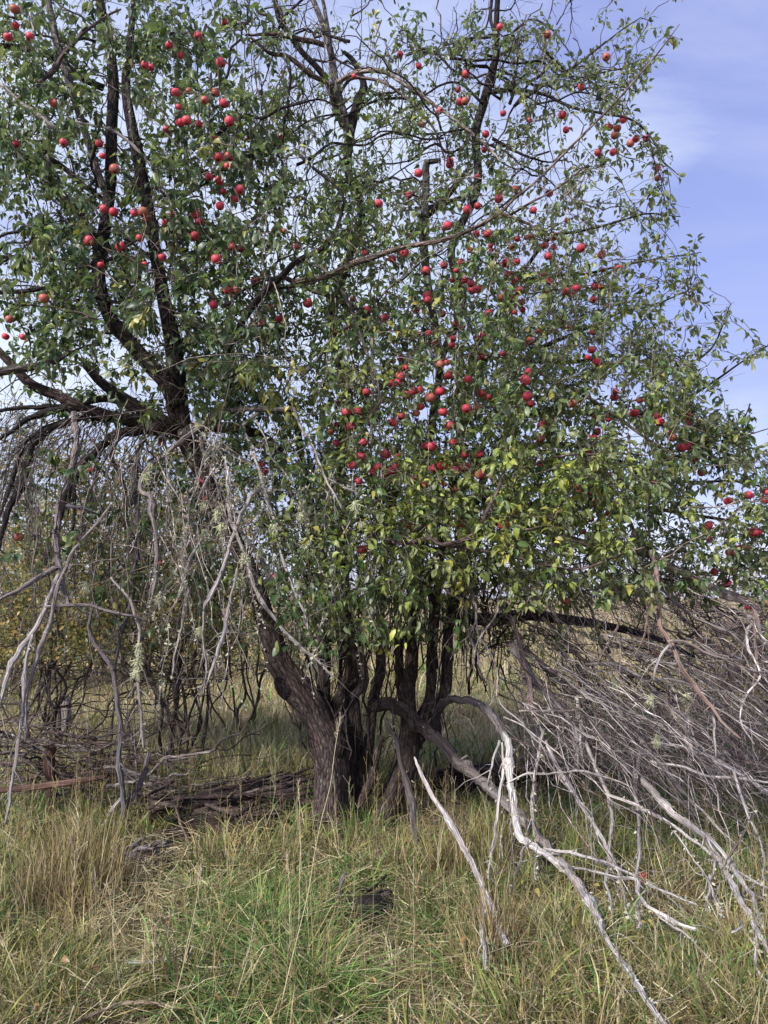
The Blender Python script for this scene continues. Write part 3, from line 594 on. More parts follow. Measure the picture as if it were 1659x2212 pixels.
dead(tr([(0, 150), (50, 250), (90, 400), (120, 520), (132, 640), (138, 720)], (3, 5, 6, 6.5, 6.5, 6), (5.0, 4.85), c6, 0.0), ((.09, .08, .08), (.2, .18, .185)), tw=2)
for q_, r_, y_, cc, n_ in [
 ([(900, 110), (925, 230), (945, 340), (955, 470), (975, 600), (1030, 720), (1070, 830), (1110, 900), (1200, 1010), (1300, 1110), (1370, 1220), (1480, 1330)], (5, 6, 6, 6, 6, 6, 6, 5, 5, 5, 4, 3), (4.3, 4.0), (0.34, 0.25, 0.22), 14),
 ([(1010, 700), (1100, 700), (1250, 760), (1400, 830), (1520, 880), (1670, 900)], (4, 4, 4, 3, 3, 2), (4.1, 4.2), (0.34, 0.29, 0.27), 8),
 ([(930, 250), (900, 380), (885, 560), (850, 680), (790, 805)], (3, 3, 3, 2.4, 1.6), (4.3, 4.2), (0.3, 0.23, 0.22), 6),
 ([(930, 250), (880, 320), (800, 420), (720, 500), (680, 620), (600, 760), (560, 830)], (3, 3, 3, 3, 3, 3, 2), (4.4, 4.3), (0.22, 0.18, 0.17), 6),
 ([(930, 170), (1040, 230), (1180, 290), (1340, 370), (1480, 430), (1560, 480), (1600, 620), (1659, 760)], (7, 8, 8, 8, 7, 5, 4, 3), (4.7, 4.4), (0.26, 0.22, 0.22), 12),
 ([(960, 350), (1060, 450), (1200, 550), (1400, 640), (1560, 760), (1670, 840)], (4, 4, 4, 4, 3, 3), (4.6, 4.5), (0.3, 0.26, 0.26), 10),
 ([(1020, 720), (970, 780), (930, 880), (920, 950)], (3, 3, 3, 2), (4.1, 4.0), LG, 3),
 ([(1560, 480), (1575, 620), (1580, 800), (1565, 1060)], (3, 4, 4, 2), (4.5, 4.4), (0.26, 0.2, 0.19), 8),
 ([(0, 540), (50, 700), (100, 880), (130, 1060), (150, 1180)], (5, 6, 6, 6, 5), (4.9, 4.7), (0.33, 0.26, 0.27), 10),
 ([(1300, 1110), (1310, 1250), (1325, 1450)], (3, 3, 2), (4.2, 4.1), LG, 5),
 ([(200, 540), (350, 700), (480, 830), (620, 850), (800, 930)], (5, 5, 5, 4, 2), (5.0, 4.7), (0.22, 0.16, 0.15), 12),
 ([(0, 700), (40, 780), (130, 920), (240, 1040), (350, 1160), (420, 1300), (440, 1480)], (9, 9, 8, 8, 7, 6, 4), (5.0, 4.7), (0.42, 0.39, 0.41), 10),
 ([(430, 850), (470, 960), (500, 1100), (520, 1300), (600, 1520)], (8, 9, 8, 7, 5), (5.2, 4.9), (0.2, 0.19, 0.2), 12),
 ([(80, 740), (180, 820), (290, 930), (420, 1050), (450, 1150)], (5, 7, 8, 8, 6), (5.1, 5.0), (0.2, 0.2, 0.21), 12),
 ([(50, 1150), (200, 1150), (330, 1150), (445, 1140)], (3, 3, 3, 2), (4.7, 4.7), (0.3, 0.26, 0.26), 4),
 ([(480, 845), (640, 845), (720, 880), (850, 950), (1000, 1080), (1100, 1250), (1200, 1480)], (4, 5, 6, 6, 5, 4, 3), (4.7, 4.5), (0.4, 0.38, 0.36), 20),
 ([(850, 960), (950, 940), (1080, 950), (1180, 980)], (3, 3, 2.4, 2), (4.5, 4.4), LG, 4),
 ([(640, 770), (560, 640), (520, 500), (420, 350)], (5, 5, 4, 3), (5.3, 5.5), (0.15, 0.14, 0.15), 6),
]: dead(tr(q_, np.array(r_)*.85, y_, cb), cc, tw=n_)

# procedural dead growth ------------------------------------------------
def bez(p0, p1, bow, r0, r1, K=9, jit=0.02):
    t = np.linspace(0, 1, K)[:, None]
    c = (p0+p1)/2+bow
    q = (1-t)**2*p0+2*t*(1-t)*c+t*t*p1
    L_ = np.linalg.norm(p1-p0); q[1:-1] += R.randn(K-2, 3)*jit*L_
    q[:, 2] = np.maximum(q[:, 2], 0.05)
    return np.hstack([q, (r0+(r1-r0)*t)])
HX = [960, 1050, 1150, 1300, 1400, 1480, 1600, 1700, 1800]; HY = [1190, 1180, 1190, 1200, 1190, 1235, 1285, 1310, 1350]
nfan = 0; fan = Bag()
for i in range(450):
    x = 950+850*R.rand()**0.85; y = np.interp(x, HX, HY)+R.uniform(-30, 200)*R.rand()+(R.uniform(60, 330) if i % 2 else 0); Y0 = R.uniform(4.7, 7.2)
    if x > 1500: y = max(y, 1290+R.uniform(0, 60))
    l = R.uniform(150, 520); sl_ = R.normal(0.8, 0.42)
    if x < 1250: sl_ += 0.35
    x1 = x+l*math.cos(sl_); y1 = y+l*math.sin(sl_)
    if x < 1200 and y > 1400: continue
    if x < 1120 and y1 > 1560: y1 = 1560+R.uniform(-60, 20); 
    if y1 > 1760: y1 = 1760+R.uniform(-120, 60)
    Y1 = Y0*R.uniform(0.82, 1.0)
    p0, p1 = P(x, y, Y0), P(x1, y1, Y1)
    r0 = R.choice([0.0028, 0.0045, 0.007, 0.011], p=[.45, .35, .15, .05])
    tone = R.uniform(0.5, 1.2); col = tuple(np.array(PU if R.rand() < 0.36 else GR2 if R.rand() < .6 else (0.46, 0.43, 0.43))*tone)
    q = bez(p0, p1, np.array([0.05, -0.05, 0.14])*np.linalg.norm(p1-p0)*R.uniform(-.4, 1.7)+R.randn(3)*0.06, r0, r0*0.3, 9, .03)
    if nfan < 125 and Y0 < 5.6:
        limb('dead_twig', q, M_TWIG, col, root, 6, 0.05, 0.0, 0.004); nfan += 1
    else: fan.raw(q, col, 4)
    twiglets(fan, q, 6, col, 0.32, 0.25)
npl = 0
for i in range(270):
    x = R.uniform(1070, 1560); y = R.uniform(1330, 1600)+(x-1100)*0.12; l = R.uniform(140, 430); sl_ = R.normal(.62, .17) if R.rand() < .8 else R.normal(1.2, .25)
    x1 = x+l*math.cos(sl_); y1 = y+l*math.sin(sl_); Y0 = R.uniform(4.3, 5.6)
    if y1 > 1990: continue
    p0, p1 = P(x, y, Y0), P(x1, y1, Y0*R.uniform(.86, .98))
    if p1[2] < .15: p1 = P(x1, y1, GY(x1, y1, R.uniform(.1, .3)))
    r0 = R.choice([.0028, .0042, .006], p=[.5, .35, .15]); col = tuple(np.array(random.choice([B2, LG, GR2, PU]))*R.uniform(.6, 1.1))
    q = bez(p0, p1, np.array([.02, -.03, .09])*l/400*R.uniform(.3, 1.6), r0, r0*.35, 9, .014)
    if npl < 60: limb('dead_twig', q, M_DEAD, col, root, 6, 0.05, 0.0, 0.004); npl += 1
    else: fan.raw(q, col, 4)
    twiglets(fan, q, 4, col, .22, .2)
fan.build('fine_dead_twigs', M_TWIG, root)['kind'] = 'stuff'
# left droopers
ldr = Bag(); nl = 0
for i in range(80):
    x = R.uniform(-60, 480); y = 885+R.uniform(-10, 420)*R.rand()+(60 if x > 330 else 0); Y0 = R.uniform(4.6, 6.2)
    dx = R.uniform(-150, 40) if x < 170 else R.uniform(-110, 60)
    l = R.uniform(120, 620); x1 = x+dx; y1 = min(y+l, 1740)
    p0, p1 = P(x, y, Y0), P(x1, y1, Y0*R.uniform(0.88, 1.02))
    r0 = R.choice([0.003, 0.005, 0.007], p=[.5, .35, .15]); tone = R.uniform(0.5, 1.2)
    col = tuple(np.array(GR2 if R.rand() < 0.5 else (0.15, 0.13, 0.13))*tone)
    q = bez(p0, p1, np.array([R.uniform(-.2, .2), 0, 0.06])*l/400, r0, r0*0.35, 9, 0.014)
    if nl < 60 and Y0 < 5.2: limb('dead_twig', q, M_DEAD, col, root, 6, 0.05, 0.0, 0.006); nl += 1
    else: ldr.raw(q, col, 4)
    twiglets(ldr, q, 9, col, 0.26)
for i in range(120):
    x = R.uniform(-60, 400); y = R.uniform(870, 960); Y0 = R.uniform(4.7, 5.9); l = R.uniform(140, 480); x1 = x-R.uniform(30, 190); y1 = min(y+l, 1560)
    p0, p1 = P(x, y, Y0), P(x1, y1, Y0*R.uniform(.86, 1.0)); r0 = R.choice([.0025, .004, .0065], p=[.45, .4, .15])
    col = tuple(np.array(random.choice([DK, DK, GR2, (.12, .105, .105)]))*R.uniform(.7, 1.3))
    q = bez(p0, p1, np.array([-.22, -.05, .34])*l/300*R.uniform(.5, 1.1), r0, r0*.3, 10, .01); ldr.raw(q, col, 4); twiglets(ldr, q, 9, col, .2, .5)
# thin water shoots and tangle in the middle
for i in range(230):
    x = R.uniform(640, 1080); y0 = R.uniform(1250, 1690) if x < 980 else R.uniform(1250, 1500); l = R.uniform(120, 500); Y0 = R.uniform(5.0, 6.6)
    p0, p1 = P(x, y0, Y0), P(x+R.uniform(-70, 90), y0-l, Y0+R.uniform(-.5, .3))
    r0 = R.choice([0.003, 0.006, 0.01], p=[.5, .35, .15]); tone = R.uniform(0.5, 1.3)
    q = bez(p0, p1, R.randn(3)*0.06, r0, r0*0.5, 9, 0.02); col = tuple(np.array(DK)*tone*1.3)
    ldr.raw(q, col, 4); twiglets(ldr, q, 8, col, 0.22)
    if y0-l < 1250: nodes.append(p1.tolist())
# hanging bare twigs high in the crown
for i in range(300):
    x = R.uniform(0, 1250); y = R.uniform(-20, 800); Y0 = R.uniform(4.6, 6.4)
    if R.rand() < 0.2: x = R.uniform(500, 720); y = R.uniform(40, 260)
    l = R.uniform(80, 300); p0 = P(x, y, Y0); p1 = P(x+R.uniform(-90, 90), y+l*R.choice([1, 1, 1, -0.7]), Y0+R.uniform(-.3, .3))
    r0 = R.choice([0.0025, 0.004, 0.006]); col = tuple(np.array(random.choice([DK, BR, GR]))*R.uniform(0.6, 1.2))
    q = bez(p0, p1, np.array([R.uniform(-.12, .12), R.uniform(-.1, .1), .06]), r0, r0*0.4, 9, 0.025)
    ldr.raw(q, col, 4); twiglets(ldr, q, 7, col, 0.2)
for i in range(300):      # bare twigs on the outside of the crown
    x = R.uniform(200, 1500); y = R.uniform(350, 1230); 
    if x > 1350 and y < 700: continue
    Y0 = R.uniform(4.0, 4.6); l = R.uniform(90, 330); a_ = R.uniform(-.9, 1.9); sg = 1 if x > 700 or R.rand() < .4 else -1
    p0 = P(x, y, Y0); p1 = P(x+sg*l*math.cos(a_), min(y+l*math.sin(a_), 1330), Y0+R.uniform(-.25, .25)); r0 = R.choice([.0018, .0028, .0042], p=[.45, .4, .15])
    col = tuple(np.array(random.choice([BR, (.2, .165, .15), (.28, .25, .23)]))*R.uniform(.7, 1.25)); q = bez(p0, p1, np.array([R.uniform(-.1, .1), 0, R.uniform(-.05, .16)])*l/250, r0, r0*.4, 9, .012)
    ldr.raw(q, col, 4); twiglets(ldr, q, 5, col, .13, .1); nodes.extend(q[::2, :3].tolist())
npt = 0
for i in range(66):
    x = R.uniform(330, 800); y = R.uniform(880, 1250); l = R.uniform(100, 420); Y0 = R.uniform(4.1, 4.9); a_ = R.normal(.1, .42)
    p0 = P(x, y, Y0); p1 = P(x+l*math.sin(a_)*.8, min(y+l, 1530), Y0+R.uniform(-.2, .2)); r0 = R.choice([.002, .003, .0045]); col = np.array(LG)*R.uniform(.7, 1.25)
    q = bez(p0, p1, np.array([R.uniform(-.15, .15), 0, .05])*l/300, r0, r0*.4, 9, .014)
    if npt < 50: dead(q, tuple(col), 'dead_twig', 6, 7, 0, M_TWIG, None, .004, .18); npt += 1
    else: ldr.raw(q, tuple(col), 4); twiglets(ldr, q, 9, tuple(col), .16); dead_paths.append(resample(q, None, .03))
for i in range(120):
    x = R.uniform(-40, 820) if i % 4 else R.uniform(850, 1200); y = R.uniform(-30, 760) if i % 4 else R.uniform(100, 420); l = R.uniform(120, 380); a_ = R.uniform(0, 6.28); Y0 = R.uniform(4.7, 6.0)
    p0 = P(x, y, Y0); p1 = P(x+l*math.cos(a_), y+l*math.sin(a_)*.8, Y0+R.uniform(-.4, .4)); r0 = R.uniform(.006, .014)
    if p1[2] < 2.2: continue
    q = bez(p0, p1, np.array([R.uniform(-.2, .2), 0, .12])*l/300, r0, r0*.35, 10, .02); limb('branch', q, M_BARK, tuple(np.array(DK)*R.uniform(.8, 1.6)), root, 7, .05, .04, .005); nodes.extend(q[:, :3].tolist()); twiglets(ldr, q, 8, DK, .25)
ldr.build('fine_bare_twigs', M_TWIG, root)['kind'] = 'stuff'
o = dead_tw.build('fine_bleached_twigs', M_DEAD, root); o['kind'] = 'stuff'

# ------------------------------------------------------------------ foliage density read from the photograph (100 px cells)
GRID = """
66576432424322100
66576432445653100
66477544556543000
65477665556443100
57767677556542100
58878778768864300
68888878878875300
47668888878987410
13458888989998731
12236689999999873
22245589999999975
23344578999998877
12445688888888766
00123466644332112
""".strip().split()
targets = []
def pal(px, py, Y):
    u = R.rand()
    G1, G2, YG, GG, YY = (.028, .064, .026), (.062, .118, .040), (.24, .285, .075), (.135, .16, .095), (.44, .39, .09)
    low = ((px-1040)/400)**2+((py-1130)/200)**2 < R.uniform(.3, 1.3) and Y < 4.8
    if low: c = YG if u < 0.48 else G2 if u < 0.8 else YY if u < 0.84 else GG
    elif px < 520: c = G1 if u < 0.62 else G2 if u < 0.92 else YG if u < 0.98 else YY
    elif px > 1080: c = GG if u < 0.42 else G2 if u < 0.72 else G1 if u < 0.86 else YG if u < .98 else YY
    else: c = G1 if u < 0.30 else G2 if u < 0.72 else GG if u < 0.82 else YG if u < 0.97 else YY
    return np.array(c)*R.uniform(0.7, 1.35)*(np.array([1.15, 1.14, .97]) if px > 650 and py > 480 else 1)
for gy, row in enumerate(GRID):
    for gx, ch in enumerate(row):
        dn = int(ch)
        if dn == 0: continue
        n = R.poisson(0.26*dn**1.75*3.3*(1.2 if gy > 6 else 1.3 if gx < 6 else 1.1))
        for _ in range(n):
            x = gx*100+R.uniform(-8, 108); y = gy*100+R.uniform(-8, 108)
            if y < 20: y -= R.uniform(0, 60)
            sp = 0.62 if dn > 5 else 0.42
            Y = np.clip(5.25+sp*R.randn(), 4.0, 6.9)
            if y > 1000 and dn > 5 and R.rand() < 0.2: Y = R.uniform(4.0, 4.6)
            if x > 1450: Y = np.clip(4.9+0.35*R.randn(), 4.2, 6)
            targets.append((x, y, Y, 0))
for _ in range(70):
    a_, r_ = R.uniform(0, 2*PI), math.sqrt(R.rand()); targets.append((1040+340*r_*math.cos(a_), 1100+140*r_*math.sin(a_), R.uniform(3.95, 4.5), 0))
# leafy sprays along the silhouette: points follow the traced outer branches
SPR = [[(1250, 300), (1330, 220), (1400, 140), (1455, 70)], [(1100, 80), (1150, 45), (1200, 75), (1238, 130)], [(1180, 180), (1240, 145), (1300, 100), (1380, 42)],
       [(1240, 190), (1290, 160), (1350, 148), (1400, 130)], [(1230, 230), (1300, 245), (1370, 262), (1410, 300), (1430, 345), (1462, 378)],
       [(1400, 300), (1420, 360), (1440, 418)], [(1180, 520), (1250, 500), (1330, 482), (1400, 462), (1465, 470)], [(1270, 590), (1350, 572), (1450, 555), (1510, 545)],
       [(1240, 720), (1330, 680), (1420, 655), (1505, 615)], [(1340, 770), (1450, 800), (1530, 760), (1560, 705), (1575, 662)],
       [(1420, 885), (1500, 850), (1590, 790), (1655, 748)], [(1400, 1010), (1480, 980), (1560, 960), (1655, 926)], [(860, 20), (880, 80), (900, 120)],
       [(980, 150), (1010, 85), (960, 100), (925, 130)], [(900, 230), (870, 290), (960, 200)], [(1180, 420), (1240, 380), (1275, 350), (1330, 380)]]
for s in SPR:
    s = np.array(s, float); seg = np.linalg.norm(np.diff(s, axis=0), axis=1).sum()
    for k in range(int(seg/13)):
        t = R.rand()*(len(s)-1); i = int(t); p = s[i]+(s[i+1]-s[i])*(t-i)
        targets.append((p[0]+R.randn()*9, p[1]+R.randn()*9, R.uniform(4.5, 5.0), 1))
tg = np.array(targets); TP = PV(tg[:, 0], tg[:, 1], tg[:, 2])
ND = np.zeros((120000, 3)); nn = len(nodes); ND[:nn] = np.array(nodes)
order = np.arange(len(tg)); R.shuffle(order)
n1_ = 620; first = [i for i in order if tg[i, 3] == 0][:n1_]; fs = set(first)
rest = [i for i in order if i not in fs]
def neard(i): return np.min(np.sum((ND[:nn]-TP[i])**2, 1))
first.sort(key=neard)
branches = Bag(); nbr = 0; twigs = Bag(); shoots = []
for lvl, lst in ((1, first), (2, rest)):
    for i in lst:
        d2 = np.sum((ND[:nn]-TP[i])**2, 1); j = int(np.argmin(d2)); L_ = math.sqrt(d2[j])
        if lvl == 2 and L_ < 0.16:
            far_ = np.where((d2 > 0.03) & (d2 < 0.16))[0]
            if len(far_): j = int(R.choice(far_)); L_ = math.sqrt(d2[j])
        if L_ < 0.05: continue
        if L_ > 1.1 and lvl == 2: continue
        p0, p1 = ND[j].copy(), TP[i]
        bow = np.array([R.uniform(-.1, .1), R.uniform(-.1, .1), R.uniform(0.0, 0.22)])*L_
        if lvl == 1:
            r0 = 0.004+0.006*min(L_, 1.2)
            q = bez(p0, p1, bow, r0, 0.0028, 11, 0.02); q[0, :3] = p0
            col = tuple(np.array(random.choice([DK, BR, PU]))*R.uniform(0.7, 1.2))
            if nbr < 130: limb('branch', q, M_TWIG, col, root, 6, 0.05, 0.0, 0.0); nbr += 1
            else: branches.raw(q, col, 5)
        else:
            q = bez(p0, p1, bow, min(0.0025+0.003*L_, 0.005), 0.0012, 6, 0.03)
            twigs.raw(q, tuple(np.array(random.choice([DK, BR, (.12, .12, .07)]))*R.uniform(0.7, 1.3)), 3)
        m = q[1:, :3]; ND[nn:nn+len(m)] = m; nn += len(m)
        shoots.append((q, tg[i], lvl))
twigs.build('twigs', M_TWIG, root)['kind'] = 'stuff'
if branches.g: branches.build('small_branches', M_TWIG, root)['kind'] = 'stuff'

# ------------------------------------------------------------------ apples
A1 = [(64,40),(130,160),(230,446),(274,614),(70,620),(430,620),(444,674),(496,732),(730,194),(780,240),(856,156),(968,94),(760,400),(816,394),(770,464),(806,520),(780,530),(860,536),(992,524),(928,596),(1072,604),(954,270),(932,400),(968,446),(884,434),(752,400),(718,560),(626,280),(652,292),(944,680),(990,676),(982,718),(948,780),(904,764),(964,826),(1036,820),(1020,860),(950,890),(864,954),(844,924),(1124,876),(448,902),(492,916),(580,920),(616,916),(636,944),(714,962),(744,926),(604,1030),(522,1066),(700,1112),(626,1146),(436,1144),(384,1040),(1002,1066),(1040,1074),(936,1120),(840,1020),(1228,1000),(1286,1066),(1100,1216),(1574,1094),(980,1254),(1016,1254),(924,1318),(1096,1402),(1136,1398),(1204,1380),(1166,1334),(1328,1310),(190,1290),(24,1454),(100,1456),(40,1380),(1452,1434),(1490,1430),(1510,1408),(1524,1294),(1586,1340),(1656,1376),(1636,880),(1212,594),(1530,330),(68,110),(34,160)]
A2 = [(500,118),(706,150),(960,247),(852,376),(150,285),(70,235),(354,320),(320,388),(328,440),(350,438),(240,480),(165,540),(515,490),(628,520),(770,497),(787,562),(1035,515),(1008,555),(975,550),(997,585),(1088,600),(1065,620),(1132,600),(925,660),(990,658),(1182,727),(1183,770),(440,580),(433,648),(285,695),(285,712),(150,748),(497,835),(495,860),(565,818),(404,890),(361,905),(108,842),(275,975),(262,985),(108,1023),(398,1012),(576,1032),(615,1027),(635,1025),(735,1022),(88,1092),(35,1118),(697,1060),(733,1068),(708,1107),(850,1073),(461,1060),(463,1080),(484,1107),(526,1137),(573,1132),(532,1182),(566,1217),(582,1253),(522,1255),(507,1285),(562,1285),(597,1305),(260,1145),(182,1170),(313,1168),(335,1133),(370,1080),(556,1068),(350,1210),(375,1225),(295,1210),(380,1255),(187,1278),(350,1320),(948,1167),(1013,1160),(913,1237),(938,1237),(831,1245),(785,1258),(700,1262),(712,1215),(687,1185),(905,1295),(252,1357),(309,1400),(335,1410),(192,1440),(147,1445),(430,1445),(805,1415),(905,1433),(5,1372),(297,1465)]
A3 = [(1470,268),(1497,305),(1547,300),(1453,365),(1517,368),(1430,390),(1455,440),(1572,437),(1520,537),(1560,497),(1655,488),(1630,543),(1650,590),(1550,605),(1120,450),(1133,530),(1145,560),(866,605),(905,628),(888,683),(803,760),(83,845),(697,957),(1185,1020),(1567,900),(395,555),(700,440)]
A4 = [(293,17),(583,45),(898,37),(881,70),(918,92),(40,85),(75,75),(93,117),(272,92),(245,100),(278,148),(32,182),(60,180),(65,150),(93,232),(125,215),(153,212),(200,243),(158,282),(139,310),(40,350),(75,325),(255,305),(286,365),(609,168),(421,225),(622,237),(636,270),(1000,217),(815,268),(1105,255),(1138,260),(1083,310),(970,335),(682,365),(675,418),(905,420),(907,440),(920,390),(1247,415),(1243,395),(1193,350),(1185,322),(1320,320),(1317,350),(1290,458),(1315,455),(1343,517),(1375,565),(302,435),(183,453),(208,453),(352,490),(416,488),(216,548),(305,557),(348,543),(413,577),(50,543),(10,488),(62,500),(30,560),(175,620),(260,618),(317,635),(130,600),(331,785),(110,800),(170,785),(566,737),(515,795),(970,580),(1183,612),(896,622),(846,650),(888,658),(903,702),(868,720),(895,770),(860,822),(970,745),(1577,665),(1655,650),(1645,685),(1485,690),(1403,852),(1400,795),(1600,825),(1618,825),(1563,888),(1530,893),(1493,912),(1428,995),(1505,992),(1480,1045),(785,1122),(1575,1145),(1655,1140)]
APX = [c1(q) for q in A1]+[c2(q) for q in A2]+[c3(q) for q in A3]+[c4(q) for q in A4]
RX = np.random.RandomState(21)
for _ in range(38):
    if _ % 3: APX.append((RX.normal(1090, 130), RX.normal(640, 130)))
    else: APX.append((RX.uniform(760, 1400), RX.uniform(760, 1060)))
def apple_mesh(seed, pit=False):
    r = np.random.RandomState(seed); nu, nv = 18, 13
    V = []; 
    for j in range(nv):
        ph = PI*j/(nv-1); s = math.sin(ph); c = math.cos(ph)
        rad = 0.5*(s**0.86)*(1+0.06*c); z = 0.46*c
        z -= 0.14*math.exp(-(s/0.30)**2) if c > 0 else -0.09*math.exp(-(s/0.25)**2)
        for i in range(nu):
            a_ = 2*PI*i/nu; lob = 1+0.03*math.cos(5*a_+seed)*(0.3+0.7*(c < 0))+0.03*math.sin(a_+seed)
            V.append([rad*lob*math.cos(a_), rad*lob*math.sin(a_), z])
    V = np.array(V); Q = []; mi = []
    for j in range(nv-1):
        for i in range(nu):
            Q.append([j*nu+i, (j+1)*nu+i, (j+1)*nu+(i+1) % nu, j*nu+(i+1) % nu])
            cen = V[Q[-1]].mean(0); dd = cen-np.array([0.05, -0.48, 0.12]); p_ = pit and (dd[0]/0.15)**2+(dd[1]/.3)**2+(dd[2]/0.12)**2 < 1
            mi.append(2 if p_ or j == nv-2 else 0)
    if pit:
        for k in range(len(V)):
            dd = V[k]-np.array([0.05, -0.48, 0.12])
            if (dd[0]/0.12)**2+(dd[2]/0.10)**2 < 1 and V[k][1] < 0: V[k] *= 0.72
    p = np.array([[0, 0, 0.30, 0.022], [0.01, 0, 0.42, 0.02], [0.05, 0.01, 0.56, 0.018], [0.10, 0.02, 0.68, 0.024]])
    sV, sQ, sT, _ = batch_tubes(resample(p, 6)[None], 5)
    o = len(V); F = np.vstack([np.array(Q), sQ+o]); mi += [1]*len(sQ)+[1]*len(sT)
    ob = mk('apple', np.vstack([V, sV])*0.001, F, [M_APPLE, M_STEM, M_PIT], None, smooth=True, mi=mi, tri=sT+o)
    me = ob.data; bpy.data.objects.remove(ob)
    co = np.zeros(len(me.vertices)*3); me.vertices.foreach_get('co', co); me.vertices.foreach_set('co', co*1000*0.068); me.update()
    return me
AM = [apple_mesh(k) for k in range(5)]; AMP = apple_mesh(7, True)
pecked = {(352, 490), (416, 488), (903, 702), (302, 435)}
apos = []
RA = np.random.RandomState(5)
atw = Bag()
for k, (x, y) in enumerate(APX):
    front = (y > 780 and 740 < x < 1250) or (x < 520 and y < 700)
    Y = RA.uniform(4.3, 4.8) if front else RA.uniform(4.8, 5.7)
    if x > 1400: Y = RA.uniform(4.7, 5.1)
    p = P(x, y, Y); sc_ = RA.uniform(0.66, 1.0)*(1 if RA.rand() < .9 else .8)
    pk = len(A1)+len(A2)+len(A3) <= k < len(A1)+len(A2)+len(A3)+len(A4) and A4[k-len(A1)-len(A2)-len(A3)] in pecked
    me = AMP if pk else AM[RA.randint(5)]
    a_ = bpy.data.objects.new('apple', me); COL.objects.link(a_)
    a_.parent = root; a_.matrix_parent_inverse = Matrix.Translation(-root.location)
    a_.location = p; a_.scale = (sc_,)*3
    a_.rotation_euler = (RA.normal(0, .35), RA.normal(0, .35), RA.uniform(-.6, .6) if pk else RA.uniform(0, 6.28))
    if pk: a_['label'] = 'apple with a dark hole pecked in its side'
    apos.append([x, y, Y, 0.034*sc_])
    top = p+np.array([0, 0, 0.045*sc_]); d2 = np.sum((ND[:nn]-top)**2, 1)-0.3*np.maximum(ND[:nn, 2]-top[2], 0)*0.2
    j = int(np.argmin(d2)); q = bez(ND[j].copy(), top, np.array([0, 0, .05]), 0.0025, 0.0014, 7, 0.02)
    atw.raw(q, (0.11, 0.09, 0.055), 3)
    shoots.append((q, np.array([x, y, Y, 2]), 3))
atw.build('fruit_twigs', M_TWIG, root)['kind'] = 'stuff'
apos = np.array(apos)

# ------------------------------------------------------------------ leaves
LP, LA, LN, LL, LC = [], [], [], [], []
def add_leaves(q, n, x, y, Y, hang=0.45, size=0.062, palf=pal, t0=0.3, spread=0.03):
    K = len(q); base = palf(x, y, Y)
    for _ in range(n):
        t = t0+(1-t0)*R.rand()**0.8; f = t*(K-1); i = min(int(f), K-2); p = q[i, :3]+(q[i+1, :3]-q[i, :3])*(f-i)
        tg_ = q[i+1, :3]-q[i, :3]; tg_ = tg_/(np.linalg.norm(tg_)+1e-9)
        v = R.randn(3); v -= v.dot(tg_)*tg_*0.6; v /= np.linalg.norm(v)
        a_ = tg_*0.45+v*0.85+np.array([0, 0, -hang*R.uniform(0.3, 1.6)]); a_ /= np.linalg.norm(a_)
        nr = np.array([0, 0, 1.0])+R.randn(3)*0.55+np.array([0, -0.25, 0]); 
        pet = p+a_*R.uniform(0.012, spread)
        LP.append(pet); LA.append(a_); LN.append(nr); LL.append(size*R.uniform(0.45, 1.2)); LC.append((base*0.55+palf(x, y, Y)*0.45)*R.uniform(0.85, 1.15))
for q, t_, lvl in shoots:
    x, y, Y, kind = t_
    if lvl == 1: n = R.randint(13, 22)
    elif lvl == 3: n = R.randint(3, 8)
    else: n = R.randint(10, 18)
    if kind == 1: n = R.randint(5, 9)
    if y > 1150: n = int(n*0.8)
    size = 0.072 if x < 600 else 0.060
    if y < 450 and x > 800: size = 0.056
    add_leaves(q, n, x, y, Y, 0.5, size, t0=0.15 if lvl == 1 else 0.3)
LP, LA, LN, LL, LC = map(np.array, (LP, LA, LN, LL, LC))
# keep leaves off the faces of the fruit
lx, ly, lf = proj(LP+LA*LL[:, None]*0.5)
keep = np.ones(len(LP), bool)
for ax, ay, aY, ar in apos:
    rpx = ar*FPX/aY
    near = (np.abs(lx-ax) < rpx*1.25) & (np.abs(ly-ay) < rpx*1.25) & (LP[:, 1] < aY+0.02)
    keep &= ~(near & (R.rand(len(LP)) < 0.72))
